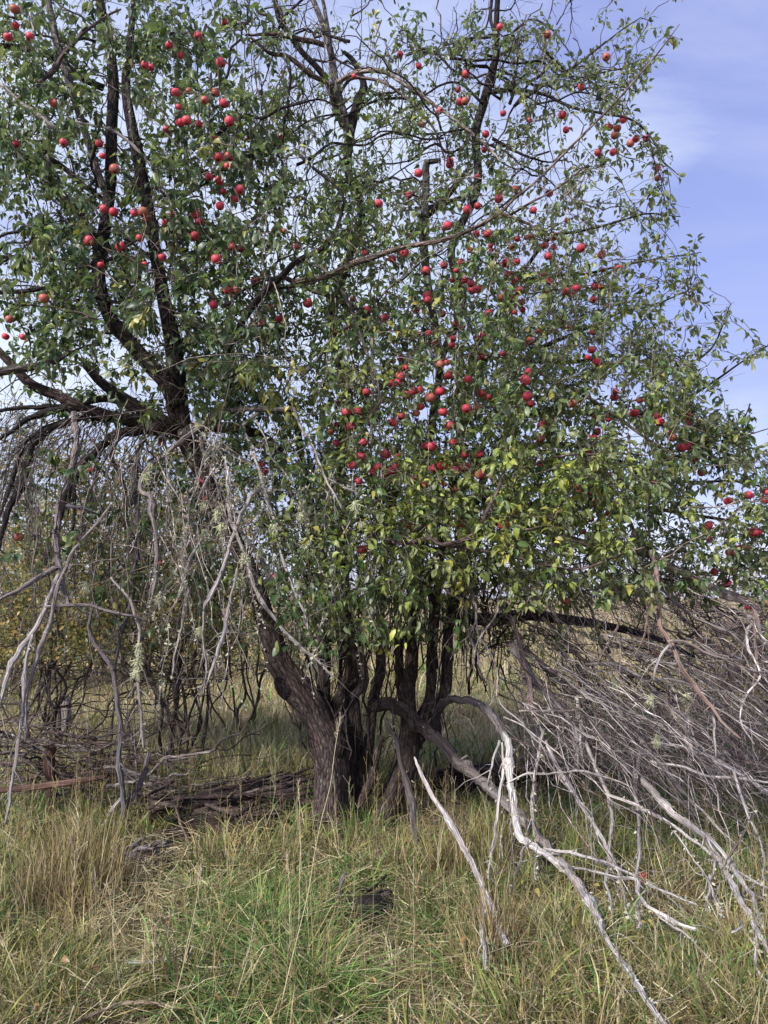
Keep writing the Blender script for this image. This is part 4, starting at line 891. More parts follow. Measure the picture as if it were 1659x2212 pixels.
# thin the leaves hanging in front of the bare limbs
for tr_ in [tk, tr([(384, 880), (325, 790), (240, 690), (216, 560), (238, 400), (241, 280), (245, 180)], (20,), (5.4,)), tr([(385, 880), (372, 730), (338, 560), (300, 350), (272, 190)], (20,), (5.4,)),
            tr([(755, 290), (725, 180), (700, 60)], (14,), (5.4,)), tr([(1034, 290), (1060, 165), (1072, 0)], (12,), (5.4,)),
            tr([(640, 608), (760, 570), (950, 520), (1080, 460), (1250, 300)], (6,), (4.5,)), tr([(650, 562), (740, 632), (792, 760), (820, 850), (818, 930)], (4,), (4.6,)), tr([(1040, 1688), (1100, 1300)], (1,), (4.5,)), tr([(1120, 770), (1260, 850), (1400, 950)], (5,), (5.2,)), tr([(490, 760), (575, 625), (640, 565)], (9,), (5.0,)), tr([(110, 30), (160, 210), (225, 410)], (9,), (5.0,)),
            tr([(920, 450), (922, 350), (950, 345)], (14,), (5.4,)), tr([(730, 178), (830, 155), (940, 226), (1084, 352)], (6,), (5,)),
            tr([(30, 792), (130, 857), (270, 907), (392, 935), (520, 925)], (16,), (5.0,)),
            tr([(780, 1150), (880, 1172), (955, 1177), (1020, 1157), (1080, 1047)], (6,), (4.1,))]:
    s_ = resample(tr_, None, 0.04); sx_, sy_, sf_ = proj(s_[:, :3])
    for k in range(len(s_)):
        rr_ = s_[k, 3]*FPX/sf_[k]+3
        near = (np.abs(lx-sx_[k]) < rr_+4) & (np.abs(ly-sy_[k]) < rr_+5) & (LP[:, 1] < s_[k, 1]+0.05)
        keep &= ~(near & (R.rand(len(LP)) < 0.3))
LP, LA, LN, LL, LC = LP[keep], LA[keep], LN[keep], LL[keep], LC[keep]
print('LEAVES', len(LP), 'shoots', len(shoots))
def leaf_frames(A, Nn):
    S_ = np.cross(A, Nn); S_ /= np.linalg.norm(S_, axis=1, keepdims=True)+1e-9
    return S_, np.cross(S_, A)
LT = np.array([[0, 0, 0], [0, .30, .02], [0, .68, .0], [0, 1, -.12], [-.25, .28, .09], [-.235, .64, .07], [.25, .28, .09], [.235, .64, .07], [0, -.28, .03]])
LQ = np.array([[1, 2, 5, 4], [1, 6, 7, 2]]); LTR = np.array([[0, 1, 4], [0, 6, 1], [2, 3, 5], [2, 7, 3]])
def tiny_leaves(name, LP, LA, LN, LL, LC, parent, mat):
    n = len(LP); S_, N_ = leaf_frames(LA, LN)
    T_ = np.array([[0, 0, 0], [-.27, .45, .08], [0, 1, -.1], [.27, .45, .08]])[None].repeat(n, 0)
    V = LP[:, None]+LL[:, None, None]*(T_[..., :1]*S_[:, None]+T_[..., 1:2]*LA[:, None]+T_[..., 2:3]*N_[:, None])
    o = (np.arange(n)*4)[:, None, None]; T3 = (np.array([[0, 2, 1], [0, 3, 2]])[None]+o).reshape(-1, 3)
    return mk(name, V.reshape(-1, 3), None, mat, parent, np.repeat(LC, 4, axis=0), None, True, None, T3)
def plain_leaves(name, LP, LA, LN, LL, LC, parent, mat):
    n = len(LP); S_, N_ = leaf_frames(LA, LN)
    T_ = np.array([[0, 0, 0], [0, .47, 0], [-.27, .42, .09], [.27, .42, .09], [0, 1, -.1]])[None].repeat(n, 0)
    T_[:, 2:4, 2] *= R.uniform(.2, 2.4, (n, 1)); T_[:, 4, 2] -= R.uniform(-.1, .3, n)
    V = LP[:, None]+LL[:, None, None]*(T_[..., :1]*S_[:, None]+T_[..., 1:2]*LA[:, None]+T_[..., 2:3]*N_[:, None])
    o = (np.arange(n)*5)[:, None, None]; T3 = (np.array([[0, 1, 2], [0, 3, 1], [1, 4, 2], [1, 3, 4]])[None]+o).reshape(-1, 3)
    return mk(name, V.reshape(-1, 3), None, mat, parent, np.repeat(LC, 5, axis=0), None, True, None, T3)
def build_leaves(name, LP, LA, LN, LL, LC, parent, mat=M_LEAF, wmul=1.0):
    n = len(LP); S_, N_ = leaf_frames(LA, LN)
    T_ = np.repeat(LT[None, :8], n, 0).copy()
    w_ = R.uniform(0.6, 1.12, (n, 1))*wmul; T_[:, :, 0] *= w_
    fold = R.uniform(0.3, 3.4, (n, 1)); T_[:, 4:8, 2] *= fold
    curl = R.uniform(-0.4, 1.4, (n, 1)); T_[:, :, 2] -= curl*0.30*T_[:, :, 1]**2
    tw = R.uniform(-0.12, 0.12, (n,)); T_[:, 5, 2] += tw; T_[:, 7, 2] -= tw; T_[:, 3, 0] += R.uniform(-.1, .1, n)
    V = LP[:, None]+LL[:, None, None]*(T_[..., :1]*S_[:, None]+T_[..., 1:2]*LA[:, None]+T_[..., 2:3]*N_[:, None])
    o = (np.arange(n)*8)[:, None, None]
    Q = (LQ[None]+o).reshape(-1, 4); T3 = (LTR[None]+o).reshape(-1, 3)
    col = np.repeat(LC, 8, axis=0)
    return mk(name, V.reshape(-1, 3), Q, mat, parent, col, None, True, None, T3)
# the leaves that show largest are objects of their own
lx, ly, lf = proj(LP); infr = (lx > 10) & (lx < 1650) & (ly > 10) & (ly < 1500)
score = np.where(infr, LL/lf, 0); bigi = np.argsort(-score)[:300]; mask_ = np.ones(len(LP), bool); mask_[bigi] = False
nearm = mask_ & (LP[:, 1] < 5.0); farm = mask_ & ~nearm
foli = build_leaves('foliage', LP[nearm], LA[nearm], LN[nearm], LL[nearm], LC[nearm], root); foli['kind'] = 'stuff'
foli = plain_leaves('foliage', LP[farm], LA[farm], LN[farm], LL[farm], LC[farm], root, M_LEAF); foli['kind'] = 'stuff'
VAR = []
for k in range(16):
    src = bigi[k*len(bigi)//16]
    ob = build_leaves('leaf', np.zeros((1, 3)), np.array([[0, 1., 0]]), np.array([[0, 0, 1.]]), np.array([1.0]), LC[src][None], None)
    VAR.append((ob.data, LC[src])); bpy.data.objects.remove(ob)
vc = np.array([c for _, c in VAR])
S_, N_ = leaf_frames(LA[bigi], LN[bigi])
for k, i in enumerate(bigi):
    me = VAR[int(np.argmin(np.sum((vc-LC[i])**2, 1)+R.rand(16)*0.002))][0]
    o = bpy.data.objects.new('leaf', me); COL.objects.link(o); o.parent = root
    M = Matrix([[S_[k][r]*LL[i], LA[i][r]*LL[i], N_[k][r]*LL[i], LP[i][r]] for r in range(3)]+[[0, 0, 0, 1]])
    o.matrix_parent_inverse = Matrix.Translation(-root.location); o.matrix_basis = M

# ------------------------------------------------------------------ lichen
def lichen_mesh(seed):
    r = np.random.RandomState(seed); PT = []
    for k in range(64):
        v = r.randn(3)*np.array([1, 1, .5]); v[2] -= 1.1; v /= np.linalg.norm(v); p = r.randn(3)*0.006; q = [[*p, 0.002]]
        l = r.uniform(0.02, 0.06)
        for s in range(4): v = v+r.randn(3)*0.55; v[2] -= 0.2; v /= np.linalg.norm(v); p = p+v*l/4; q.append([*p, 0.0018*(1-.22*s)])
        PT.append(q)
    V, Q, T, B = batch_tubes(np.array(PT), 3, 0, False)
    o = mk('lichen_tuft', V, Q, M_LICH, None); me = o.data; bpy.data.objects.remove(o); return me
LM = [lichen_mesh(k) for k in range(5)]
LPX = [(470,1108,4.4),(478,1135,4.4),(652,1080,4.2),(650,1112,4.2),(661,1182,4.2),(664,1165,4.2),(592,1135,4.2),(562,1188,4.3),(528,1202,4.3),(345,1290,4.8),(188,1262,4.9),(42,1192,4.8),(298,1425,4.6),(294,1448,4.6),(325,1005,4.8),(318,1025,4.8),(768,1088,4.1),(440,1150,4.5),(440,1085,4.5),(475,1095,4.5),(1214,1450,4.8),(1261,1487,4.7),(1405,1507,4.5),(1420,1593,4.4),(1148,1418,4.8),(1235,1470,4.8),(1485,1503,4.4),(1330,1470,4.6),(735,1250,4.8),(100,1085,4.9),(300,1395,4.6),(180,225,4.8),(180,430,4.9),(385,495,4.8),(240,60,4.9),(780,1130,4.1),(660,1100,4.2),(1170,1395,5.0),(520,1245,4.4),(430,1360,4.6)]
for k, (x, y, Y) in enumerate(LPX):
    o = bpy.data.objects.new('lichen_tuft', LM[k % 5]); COL.objects.link(o); o.parent = root; o.matrix_parent_inverse = Matrix.Translation(-root.location)
    pt = P(x, y, Y); s = R.uniform(0.8, 1.5); o.location = pt; o.scale = (s*.8, s*.8, s*1.1); o.rotation_euler = (0, 0, R.uniform(0, 6))
# crusty flakes along the dead branches
FP = []
for p in dead_paths:
    n = int(len(p)*1.1*R.choice([0.3, 1.0, 2.0])); ii = R.randint(0, len(p), n)
    FP.append(p[ii, :3]+R.randn(n, 3)*(p[ii, 3:4]*0.75))
FP = np.vstack(FP); n = len(FP)
A_ = R.randn(n, 3); A_ /= np.linalg.norm(A_, axis=1, keepdims=True)
tiny_leaves('lichen_flakes', FP, A_, R.randn(n, 3), R.uniform(0.01, 0.028, n), np.tile(np.array([[0.52, 0.54, 0.42]]), (n, 1))*R.uniform(.7, 1.2, (n, 1)), root, M_GRASS)['kind'] = 'stuff'

# ------------------------------------------------------------------ loose dead wood on the ground
def piece(name, label, cat, traces, mat, group=None, sides=12, ridge=0.1, pname='stick', tw=0):
    """a loose thing: first trace is its main stick"""
    p0 = traces[0][0]; e = empty(name, (p0[0, 0], p0[0, 1], 0), label, cat, group)
    bag = Bag()
    for p, col in traces:
        limb(pname, p, mat, col, e, sides, 0.025, ridge, 0.004)
        dead_paths.append(resample(p, None, 0.03))
        if tw: twiglets(bag, resample(p, None, 0.03), tw, col, 0.15)
    if tw: bag.build('twigs', mat, e)['kind'] = 'stuff'
    return e
def gtr(pts, r, conv=ident, z=0.05):
    o = []
    rs = np.interp(np.linspace(0, 1, len(pts)), np.linspace(0, 1, len(r)), r)
    for q, a_ in zip(pts, rs):
        x, y = conv(q); Y = GY(x, y, z); o.append([*P(x, y, Y), a_*Y/FPX])
    return np.array(o)
piece('broken_branch', 'bleached broken branch leaning with its snapped pointed top in front of the trunk', 'branch',
      [(tr([(132, 322), (160, 390), (200, 480), (260, 570), (330, 690), (390, 790), (430, 890), (490, 1040), (530, 1130)], (2, 4, 5, 5.5, 6, 6, 6, 5, 4), (4.6, 4.25, 3.72), c6), (0.58, 0.55, 0.56)),
       (tr([(430, 890), (435, 980), (425, 1080), (440, 1240)], (6, 7, 6, 3), (3.95, 3.6), c6), B2)], M_DEAD, sides=12, pname='stick', tw=3)
piece('fallen_stick', 'long pale stick lying across the straw at the bottom edge of the picture', 'stick',
      [(gtr([(135, 2222), (200, 2192), (262, 2168), (330, 2165), (385, 2180)], (3, 4, 4, 3, 2), z=0.09), (0.36, 0.29, 0.22))], M_DEAD, tw=3)
piece('fallen_stick', 'short lichen-crusted stick lying in flattened grass left of the green tussock', 'stick',
      [(gtr([(270, 2078), (310, 2082), (350, 2075), (415, 2070)], (4, 5, 4, 3), z=0.10), (0.36, 0.37, 0.32))], M_DEAD, tw=3)
piece('upright_stick', 'thin dark upright stick with a pale curled dead leaf on its tip', 'stick',
      [(tr([(731, 2000), (731, 1960), (733, 1925), (740, 1895), (748, 1885)], (2, 2, 2.4, 4.5, 2), (3.75, 3.75)), (0.22, 0.2, 0.22))], M_DEAD)
piece('thin_stick', 'straight brown stem leaning across the rotten log', 'stick',
      [(tr([(378, 1740), (395, 1790), (410, 1830), (418, 1860)], (2, 2.4, 2.4, 2), (5.1, 4.7)), (0.16, 0.12, 0.11))], M_DEAD)
def log(name, label, pa, pb, r, col, nsl, mat, seed, spread=1.0):
    rr = np.random.RandomState(seed); e = empty(name, (pa[0], pa[1], 0), label, 'log')
    mid = (pa+pb)/2
    pts = np.array([[*pa, r*.75], [*(pa*.6+pb*.4+np.array([0, 0, .01])), r], [*mid, r*1.05], [*(pa*.2+pb*.8), r*.9], [*pb, r*.6]])
    limb('log_body', pts, mat, np.array(col)*0.5, e, 20, 0.02, 0.12)
    d = pb-pa; Lg = np.linalg.norm(d); d = d/Lg
    for k in range(nsl):
        t = rr.uniform(-0.05, 0.8); l = rr.uniform(0.15, 0.5)*Lg; a_ = rr.uniform(-0.2, PI+.2)
        side = np.array([-d[1], d[0], 0]); off = (side*math.cos(a_)*(1+(spread-1)*2)+np.array([0, 0, 1])*math.sin(a_))*r*rr.uniform(.85, 1.15)
        s = pa+d*Lg*t+off; eN = s+d*l+rr.randn(3)*np.array([.05, .07, .03])*spread
        hw, hh = rr.uniform(.006, .02), rr.uniform(.003, .008)
        u = np.cross(off/np.linalg.norm(off), d); nrm = off/np.linalg.norm(off)
        V = []; K = 6
        for j in range(K):
            c_ = s+(eN-s)*j/(K-1)+nrm*rr.uniform(-.006, .006)+u*rr.uniform(-.006, .006); tp = 1-0.5*abs(j/(K-1)-.5)*2*rr.rand()
            for sx, sy in ((-1, -1), (1, -1), (1, 1), (-1, 1)): V.append(c_+u*hw*sx*tp+nrm*hh*sy*tp)
        V = np.array(V); V[:, 2] = np.maximum(V[:, 2], 0.01); Q = []
        for j in range(K-1):
            for i in range(4): Q.append([j*4+i, j*4+(i+1) % 4, j*4+4+(i+1) % 4, j*4+4+i])
        Q += [[3, 2, 1, 0], [K*4-4, K*4-3, K*4-2, K*4-1]]
        bk = np.stack([V@u, V@nrm, V@d], -1)+rr.uniform(0, 5)
        mk('splinter', V, np.array(Q), mat, e, np.array(col)*rr.uniform(.55, 1.5), bk, False)
    return e
log('rotten_log', 'long rotten reddish brown log splitting into strips beside the left foot of the apple tree', P(325, 1757, 5.3), P(650, 1722, 5.75), 0.095, (0.15, 0.115, 0.105), 110, M_ROT, 3, 1.6)
log('rotten_log', 'second dark strip of rotting wood lying in front of the long split log', P(355, 1810, 5.0), P(600, 1765, 5.25), 0.05, (0.11, 0.08, 0.07), 26, M_ROT, 4, 1.5)
log('weathered_chunk', 'short grey weathered splintered wood chunk in the grass below the rotten log', P(248, 1862, 4.52), P(350, 1850, 4.58), 0.055, (0.46, 0.42, 0.42), 30, M_ROT, 5)
log('log_stub', 'dark stubby log end poking out of straw beside the green tussock', P(765, 1988, 3.74), P(830, 1952, 3.9), 0.075, (0.09, 0.075, 0.075), 14, M_ROT, 6)
log('rotten_log', 'dark log lying flat behind the clump of stems to its right', P(905, 1690, 6.2), P(1230, 1672, 6.3), 0.10, (0.11, 0.085, 0.075), 24, M_ROT, 8)
# brush pile at left
e = empty('brush_pile', G(120, 1730), 'low heap of dark dead sticks piled at the left edge beneath the drooping limbs', 'brush pile')
bp_ = Bag()
for k in range(150):
    x = R.uniform(-90, 330); yb = R.uniform(1560, 1735); 
    if x > 150: yb = R.uniform(1600+(x-150)*0.35, 1745)
    Y0 = R.uniform(5.5, 6.6); l = R.uniform(80, 330); a_ = R.normal(0.12, 0.22); p0 = P(x, yb, Y0); p1 = P(x+l*math.cos(a_), yb+l*math.sin(a_), Y0+R.uniform(-.5, .5))
    r0 = R.choice([0.006, 0.010, 0.016], p=[.5, .35, .15]); col = tuple(np.array(random.choice([(0.06, .048, .048), (.10, .075, .07), (.15, .14, .14)]))*R.uniform(0.6, 1.3))
    q = bez(p0, p1, R.randn(3)*0.05, r0, r0*.5, 8, 0.03)
    limb('stick', q, M_TWIG, col, e, 6, 0.06, 0.0, 0.01); twiglets(bp_, q, 5, col, 0.25, 0.1)
q = tr([(-20, 1708), (60, 1702), (140, 1692), (200, 1682), (232, 1678)], (6, 7, 7, 5, 4), (5.3, 5.4)); limb('stick', q, M_ROT, (0.24, .15, .12), e, 10)
q = tr([(108, 1770), (112, 1700), (106, 1640), (118, 1600)], (11, 11, 12, 7), (5.6, 5.6)); limb('stick', q, M_ROT, (0.13, .075, .065), e, 12)
bp_.build('fine_twigs', M_TWIG, e)['kind'] = 'stuff'

# ------------------------------------------------------------------ plants behind
def small_leaves(pts, size, cols, name, parent, mat=M_LEAF, hang=0.2):
    n = len(pts); A_ = R.randn(n, 3); A_[:, 2] -= hang*2; A_ /= np.linalg.norm(A_, axis=1, keepdims=True)
    Nn = R.randn(n, 3)*0.6+np.array([0, -.2, 1]); C_ = np.array(cols)[R.randint(len(cols), size=n)]*R.uniform(.7, 1.3, (n, 1))
    o = tiny_leaves(name, pts, A_, Nn, size*R.uniform(.6, 1.3, n), C_, parent, mat); o['kind'] = 'stuff'; return o
OL = [(.12, .14, .04), (.17, .16, .045), (.08, .11, .035), (.25, .20, .05), (.34, .22, .07)]
def shrub(name, label, base, stems, H, W, nleaf, cols, lsz, col, cat='shrub', spread=None, group=None, seed=0, tn=10, lean=0, lmin=0.25, pm='stem', sr=0.02):
    rr = np.random.RandomState(seed); e = empty(name, base, label, cat, group); bag = Bag(); ends = []
    for k in range(stems):
        a_ = rr.uniform(0, 2*PI); h = H*rr.uniform(.7, 1.05); w_ = W*rr.uniform(.1, .8)
        top = base+np.array([math.cos(a_)*w_+lean*h, math.sin(a_)*w_*.8, h]); b0 = base+np.array([rr.randn()*.12, rr.randn()*.1, -0.05])
        q = bez(b0, top, rr.randn(3)*0.08*H, sr*rr.uniform(.5, 1.2), sr*.2, 12, 0.02)
        q[0, 2] = b0[2]
        limb(pm, q, M_TWIG, np.array(col)*rr.uniform(.7, 1.3), e, 7, 0.08 if H < 4 else .2, 0.03)
        for _ in range(tn):
            i = rr.randint(3, 12); v = rr.randn(3)*np.array([1, 1, .5]); v[2] += .3; v /= np.linalg.norm(v); l = W*rr.uniform(.25, .8)
            q2 = bez(q[i, :3], q[i, :3]+v*l, rr.randn(3)*.04, min(q[i, 3]*.6, .012), .002, 7, .03)
            bag.raw(q2, tuple(np.array(col)*rr.uniform(.7, 1.3)), 3); ends.append(q2)
    bag.build('twigs', M_TWIG, e)['kind'] = 'stuff'
    if nleaf:
        E = np.array([x[:, :3] for x in ends]); n = nleaf
        pi_ = rr.randint(len(E), size=n); ki = rr.randint(1, 7, n)
        pts = E[pi_, ki]+rr.randn(n, 3)*W*0.07; ok = pts[:, 2] > lmin*H
        small_leaves(pts[ok], lsz, cols, 'foliage', e)
    return e
shrub('thicket_shrub', 'thin-stemmed shrub with small olive leaves growing behind the drooping grey limbs', P(395, 1715, 6.9)*np.array([1, 1, 0]), 15, 3.1, 1.6, 15000, OL, 0.05, (.07, .062, .055), seed=2, tn=16, sr=.022, lmin=.36, lean=-.12)
shrub('thicket_shrub', 'second olive-leaved shrub at the far left behind the brush pile', P(90, 1690, 7.4)*np.array([1, 1, 0]), 14, 3.0, 1.9, 16000, OL+[(.34, .22, .07)], 0.05, (.09, .08, .075), seed=3, tn=18, sr=.018, lmin=.34)
shrub('thicket_shrub', 'leafy upright shrub close behind the leaning trunk', P(500, 1640, 9.0)*np.array([1, 1, 0]), 9, 3.4, 1.2, 7000, OL, 0.05, (.08, .07, .065), seed=4, tn=14, sr=.016, lmin=.55)
YEL = [(.62, .42, .10), (.55, .36, .09), (.5, .42, .14), (.6, .33, .08)]
shrub('autumn_tree', 'narrow golden yellow autumn tree seen through the limbs left of the trunk', P(395, 1400, 15)*np.array([1, 1, 0]), 7, 4.4, 1.1, 9000, YEL, 0.07, (.16, .13, .11), 'tree', seed=5, tn=16, sr=.03, lmin=.3, pm='trunk')
shrub('autumn_tree', 'lower orange-brown autumn tree at the far left edge behind the thicket', P(40, 1400, 14)*np.array([1, 1, 0]), 8, 3.0, 1.8, 9000, [(.45, .24, .09), (.5, .34, .12), (.25, .2, .06)], 0.07, (.16, .12, .1), 'tree', seed=6, tn=16, sr=.03, lmin=.1, pm='trunk')
shrub('conifer', 'wispy dark conifer rising at the left edge against the sky', P(30, 1330, 19)*np.array([1, 1, 0]), 1, 6.6, 1.2, 0, OL, 0.05, (.08, .08, .07), 'tree', seed=7, tn=1, sr=.09, pm='trunk')
cn = bpy.data.objects['conifer']; bag = Bag(); rr = np.random.RandomState(9); pts = []
for k in range(150):
    z = rr.uniform(.5, 6.4); l = 2.3*(1-z/7.4)*rr.uniform(.5, 1.1); a_ = rr.uniform(0, 6.28); b0 = np.array([cn.location.x, cn.location.y, z])
    v = np.array([math.cos(a_), math.sin(a_), -.08]); q = bez(b0, b0+v*l, np.array([0, 0, .12]), .018, .003, 7, .02); bag.raw(q, (.09, .085, .075), 4)
    for _ in range(9):
        i = rr.randint(1, 7); v2 = np.array([*rr.randn(2)*.25, -rr.uniform(.1, .3)]); q2 = bez(q[i, :3], q[i, :3]+v2, rr.randn(3)*.02, .006, .002, 7, .02); bag.raw(q2, (.08, .085, .06), 3); pts.append(q2[:, :3])
bag.build('branches', M_TWIG, cn)['kind'] = 'stuff'
pts = np.vstack(pts); small_leaves(pts[rr.randint(len(pts), size=5000)]+rr.randn(5000, 3)*.03, .05, [(.05, .07, .04), (.08, .09, .05)], 'needles', cn)
GY_ = [(.22, .17, .14), (.28, .21, .15), (.16, .14, .09)]
sid = 20
for (x, d, h, w_, nl_, cols, lab) in [
    (620, 17, 1.9, 1.8, 2500, GY_, 'bare purplish grey shrub across the field just left of the trunk'),
    (760, 24, 2.6, 2.2, 2500, GY_, 'low grey-brown shrub far behind the middle stems'),
    (1000, 22, 1.9, 2.2, 2500, GY_, 'brown shrub far behind the gap right of the stems'),
    (1180, 30, 2.6, 2.6, 2500, OL, 'olive shrub far across the field behind the low dark limb'),
    (1400, 20, 1.5, 2.2, 2500, GY_, 'rusty brown shrub far behind the right brush'),
    (1560, 12, 1.5, 1.6, 2500, [(.2, .12, .10), (.15, .11, .09)], 'purple-brown shrub at the right edge behind the bleached twigs'),
    (1690, 15, 2.0, 1.8, 3000, GY_, 'tall brown shrub cut by the right picture edge'),
    (230, 13, 2.3, 1.9, 4000, OL, 'olive and yellow shrub behind the thicket at left'),
    (480, 15, 2.0, 1.7, 3500, OL+YEL[:1], 'yellowing shrub behind the pale hanging twigs'),
    (-60, 12, 2.6, 1.9, 4000, OL, 'green shrub cut by the left picture edge')]:
    sid += 1; q = P(x, 1290, d); shrub('shrub', lab, np.array([q[0], d, 0.0]), 9, h, w_, nl_, cols, .07, (.17, .13, .125), 'shrub', None, 'shrubs across the field', sid, 16, sr=.016, lmin=.03)
# far tree line, small and soft
for k, (x, d, h) in enumerate([(-150, 60, 7), (60, 75, 6.5), (260, 90, 6), (900, 120, 6.5), (1150, 110, 5), (1330, 95, 4.2), (1500, 90, 4.5), (1720, 70, 5)]):
    q = P(x, 1290, d)
    lab = ['distant tree at the far left end of the horizon', 'distant tree on the horizon behind the conifer', 'distant tree on the horizon behind the golden tree', 'distant tree glimpsed between the middle stems', 'distant tree beyond the low dark limb', 'distant tree beyond the hanging right limb', 'distant tree on the horizon above the right brush', 'distant tree at the far right end of the horizon'][k]
    shrub('distant_tree', lab, np.array([q[0], d, 0.0]), 6, h, h*.55, 2600, [(.07, .09, .045), (.12, .11, .05)], .28, (.12, .1, .09), 'tree', None, 'trees on the horizon', 60+k, 12, sr=.12, lmin=.1, pm='trunk')
# weathered post
e = empty('post', G(145, 1600)*np.array([1, 1, 0]), 'pale grey weathered post standing behind the brush pile', 'post')
pb = P(143, 1500, 8.6); limb('post_shaft', np.array([[pb[0]+.03, 8.6, -.1, .062], [pb[0]+.01, 8.6, .25, .058], [pb[0], 8.6, pb[2]-.1, .05], [pb[0]-.01, 8.6, pb[2], .025]]), M_ROT, (.46, .42, .42), e, 14, 0.03, 0.12)

# fallen apple
fa = bpy.data.objects.new('fallen_apple', AM[1]); COL.objects.link(fa); fa.location = P(1391, 1900, GY(1391, 1900, .09)); fa.rotation_euler = (1.2, .4, 0)
tag(fa, 'red apple lying in the grass between the bleached branches at right', 'apple')

# ------------------------------------------------------------------ grass
def blades(name, X, Y, H, Wd, Cc, lean, levels=4, parent=None, az=None, droop=1.0, kind='stuff'):
    n = len(X); az = R.uniform(0, 2*PI, n) if az is None else az
    base = np.stack([X, Y, gh(X, Y)-0.01], -1); dirv = np.stack([np.cos(az), np.sin(az), np.zeros(n)], -1)
    fa_ = R.uniform(0, PI, n); side = np.stack([np.cos(fa_), np.sin(fa_), np.zeros(n)], -1)
    V = []; t = np.linspace(0, 1, levels)
    for j, tt in enumerate(t):
        hor = lean*(tt**1.8)*H*droop; ver = H*(tt-0.42*np.minimum(lean, 1.3)*tt**2.4)
        c_ = base+dirv*hor[:, None]; c_[:, 2] += ver
        if j > 0: c_[:, :2] += R.randn(n, 2)*0.015*H[:, None]
        c_[:, 2] = np.maximum(c_[:, 2], base[:, 2]+0.012*j)
        if j == levels-1: V.append(c_[:, None])
        else:
            w_ = Wd*(1-0.75*tt**1.5); V.append(np.stack([c_-side*w_[:, None]/2, c_+side*w_[:, None]/2], 1))
    V = np.concatenate(V, 1); m = V.shape[1]; o = (np.arange(n)*m)[:, None]
    Q = np.concatenate([np.array([[2*j, 2*j+1, 2*j+3, 2*j+2]]) for j in range(levels-2)]) if levels > 2 else None
    T3 = np.array([[2*(levels-2), 2*(levels-2)+1, 2*(levels-1)]])
    Qf = (Q[None]+o[:, :, None]).reshape(-1, 4) if Q is not None else None
    Tf = (T3[None]+o[:, :, None]).reshape(-1, 3)
    ob = mk(name, V.reshape(-1, 3), Qf, M_GRASS, parent, np.repeat(Cc, m, axis=0), None, True, None, Tf); ob['kind'] = kind
    return ob
STR, PAL, BRN, GRN, BGR, OLV = map(np.array, [(.50, .40, .20), (.66, .58, .38), (.25, .17, .11), (.10, .18, .05), (.20, .34, .09), (.33, .32, .10)])
BLOB = [(400, 1840, .32, 'n'), (520, 1810, .28, 'm'), (310, 1885, .3, 'n'), (340, 1950, .36, 'm'), (300, 2000, .25, 'm'), (795, 1990, .2, 'n'), (800, 2040, .26, 'm'), (600, 2060, .50, 'g'), (640, 2180, .4, 'g'), (420, 1795, .12, 'G'), (60, 1850, .45, 'o'), (1330, 1770, .6, 'g'), (1480, 1850, .5, 'g'), (1130, 2030, .3, 'o'), (1250, 2130, .5, 'o'), (930, 2040, .3, 'g'),
        (165, 1960, .36, 'b'), (190, 1890, .22, 'b'), (1085, 2090, .22, 'b'), (300, 2080, .35, 's'), (770, 2060, .3, 's'), (900, 2150, .4, 's'), (1000, 1880, .3, 'b'), (60, 2150, .45, 'o'),
        (640, 1600, 1.2, 'y'), (560, 1570, 1.6, 'y'), (1020, 1620, 1.0, 'y'), (480, 1640, 1.0, 'y'), (1450, 1720, .5, 'o'), (900, 1850, .35, 'o'), (560, 1850, .3, 'o'), (1600, 2150, .5, 'o'), (980, 1640, .5, 'g'), (720, 1930, .3, 'g'), (1170, 1780, .4, 'g')]
BC = [(G(x, y)[:2], r, k) for x, y, r, k in BLOB]
def region(x, y):
    best, bk = 1.0, None
    for c_, r, k in BC:
        d = math.hypot(x-c_[0], y-c_[1])/r
        if d < best: best, bk = d, k
    return bk
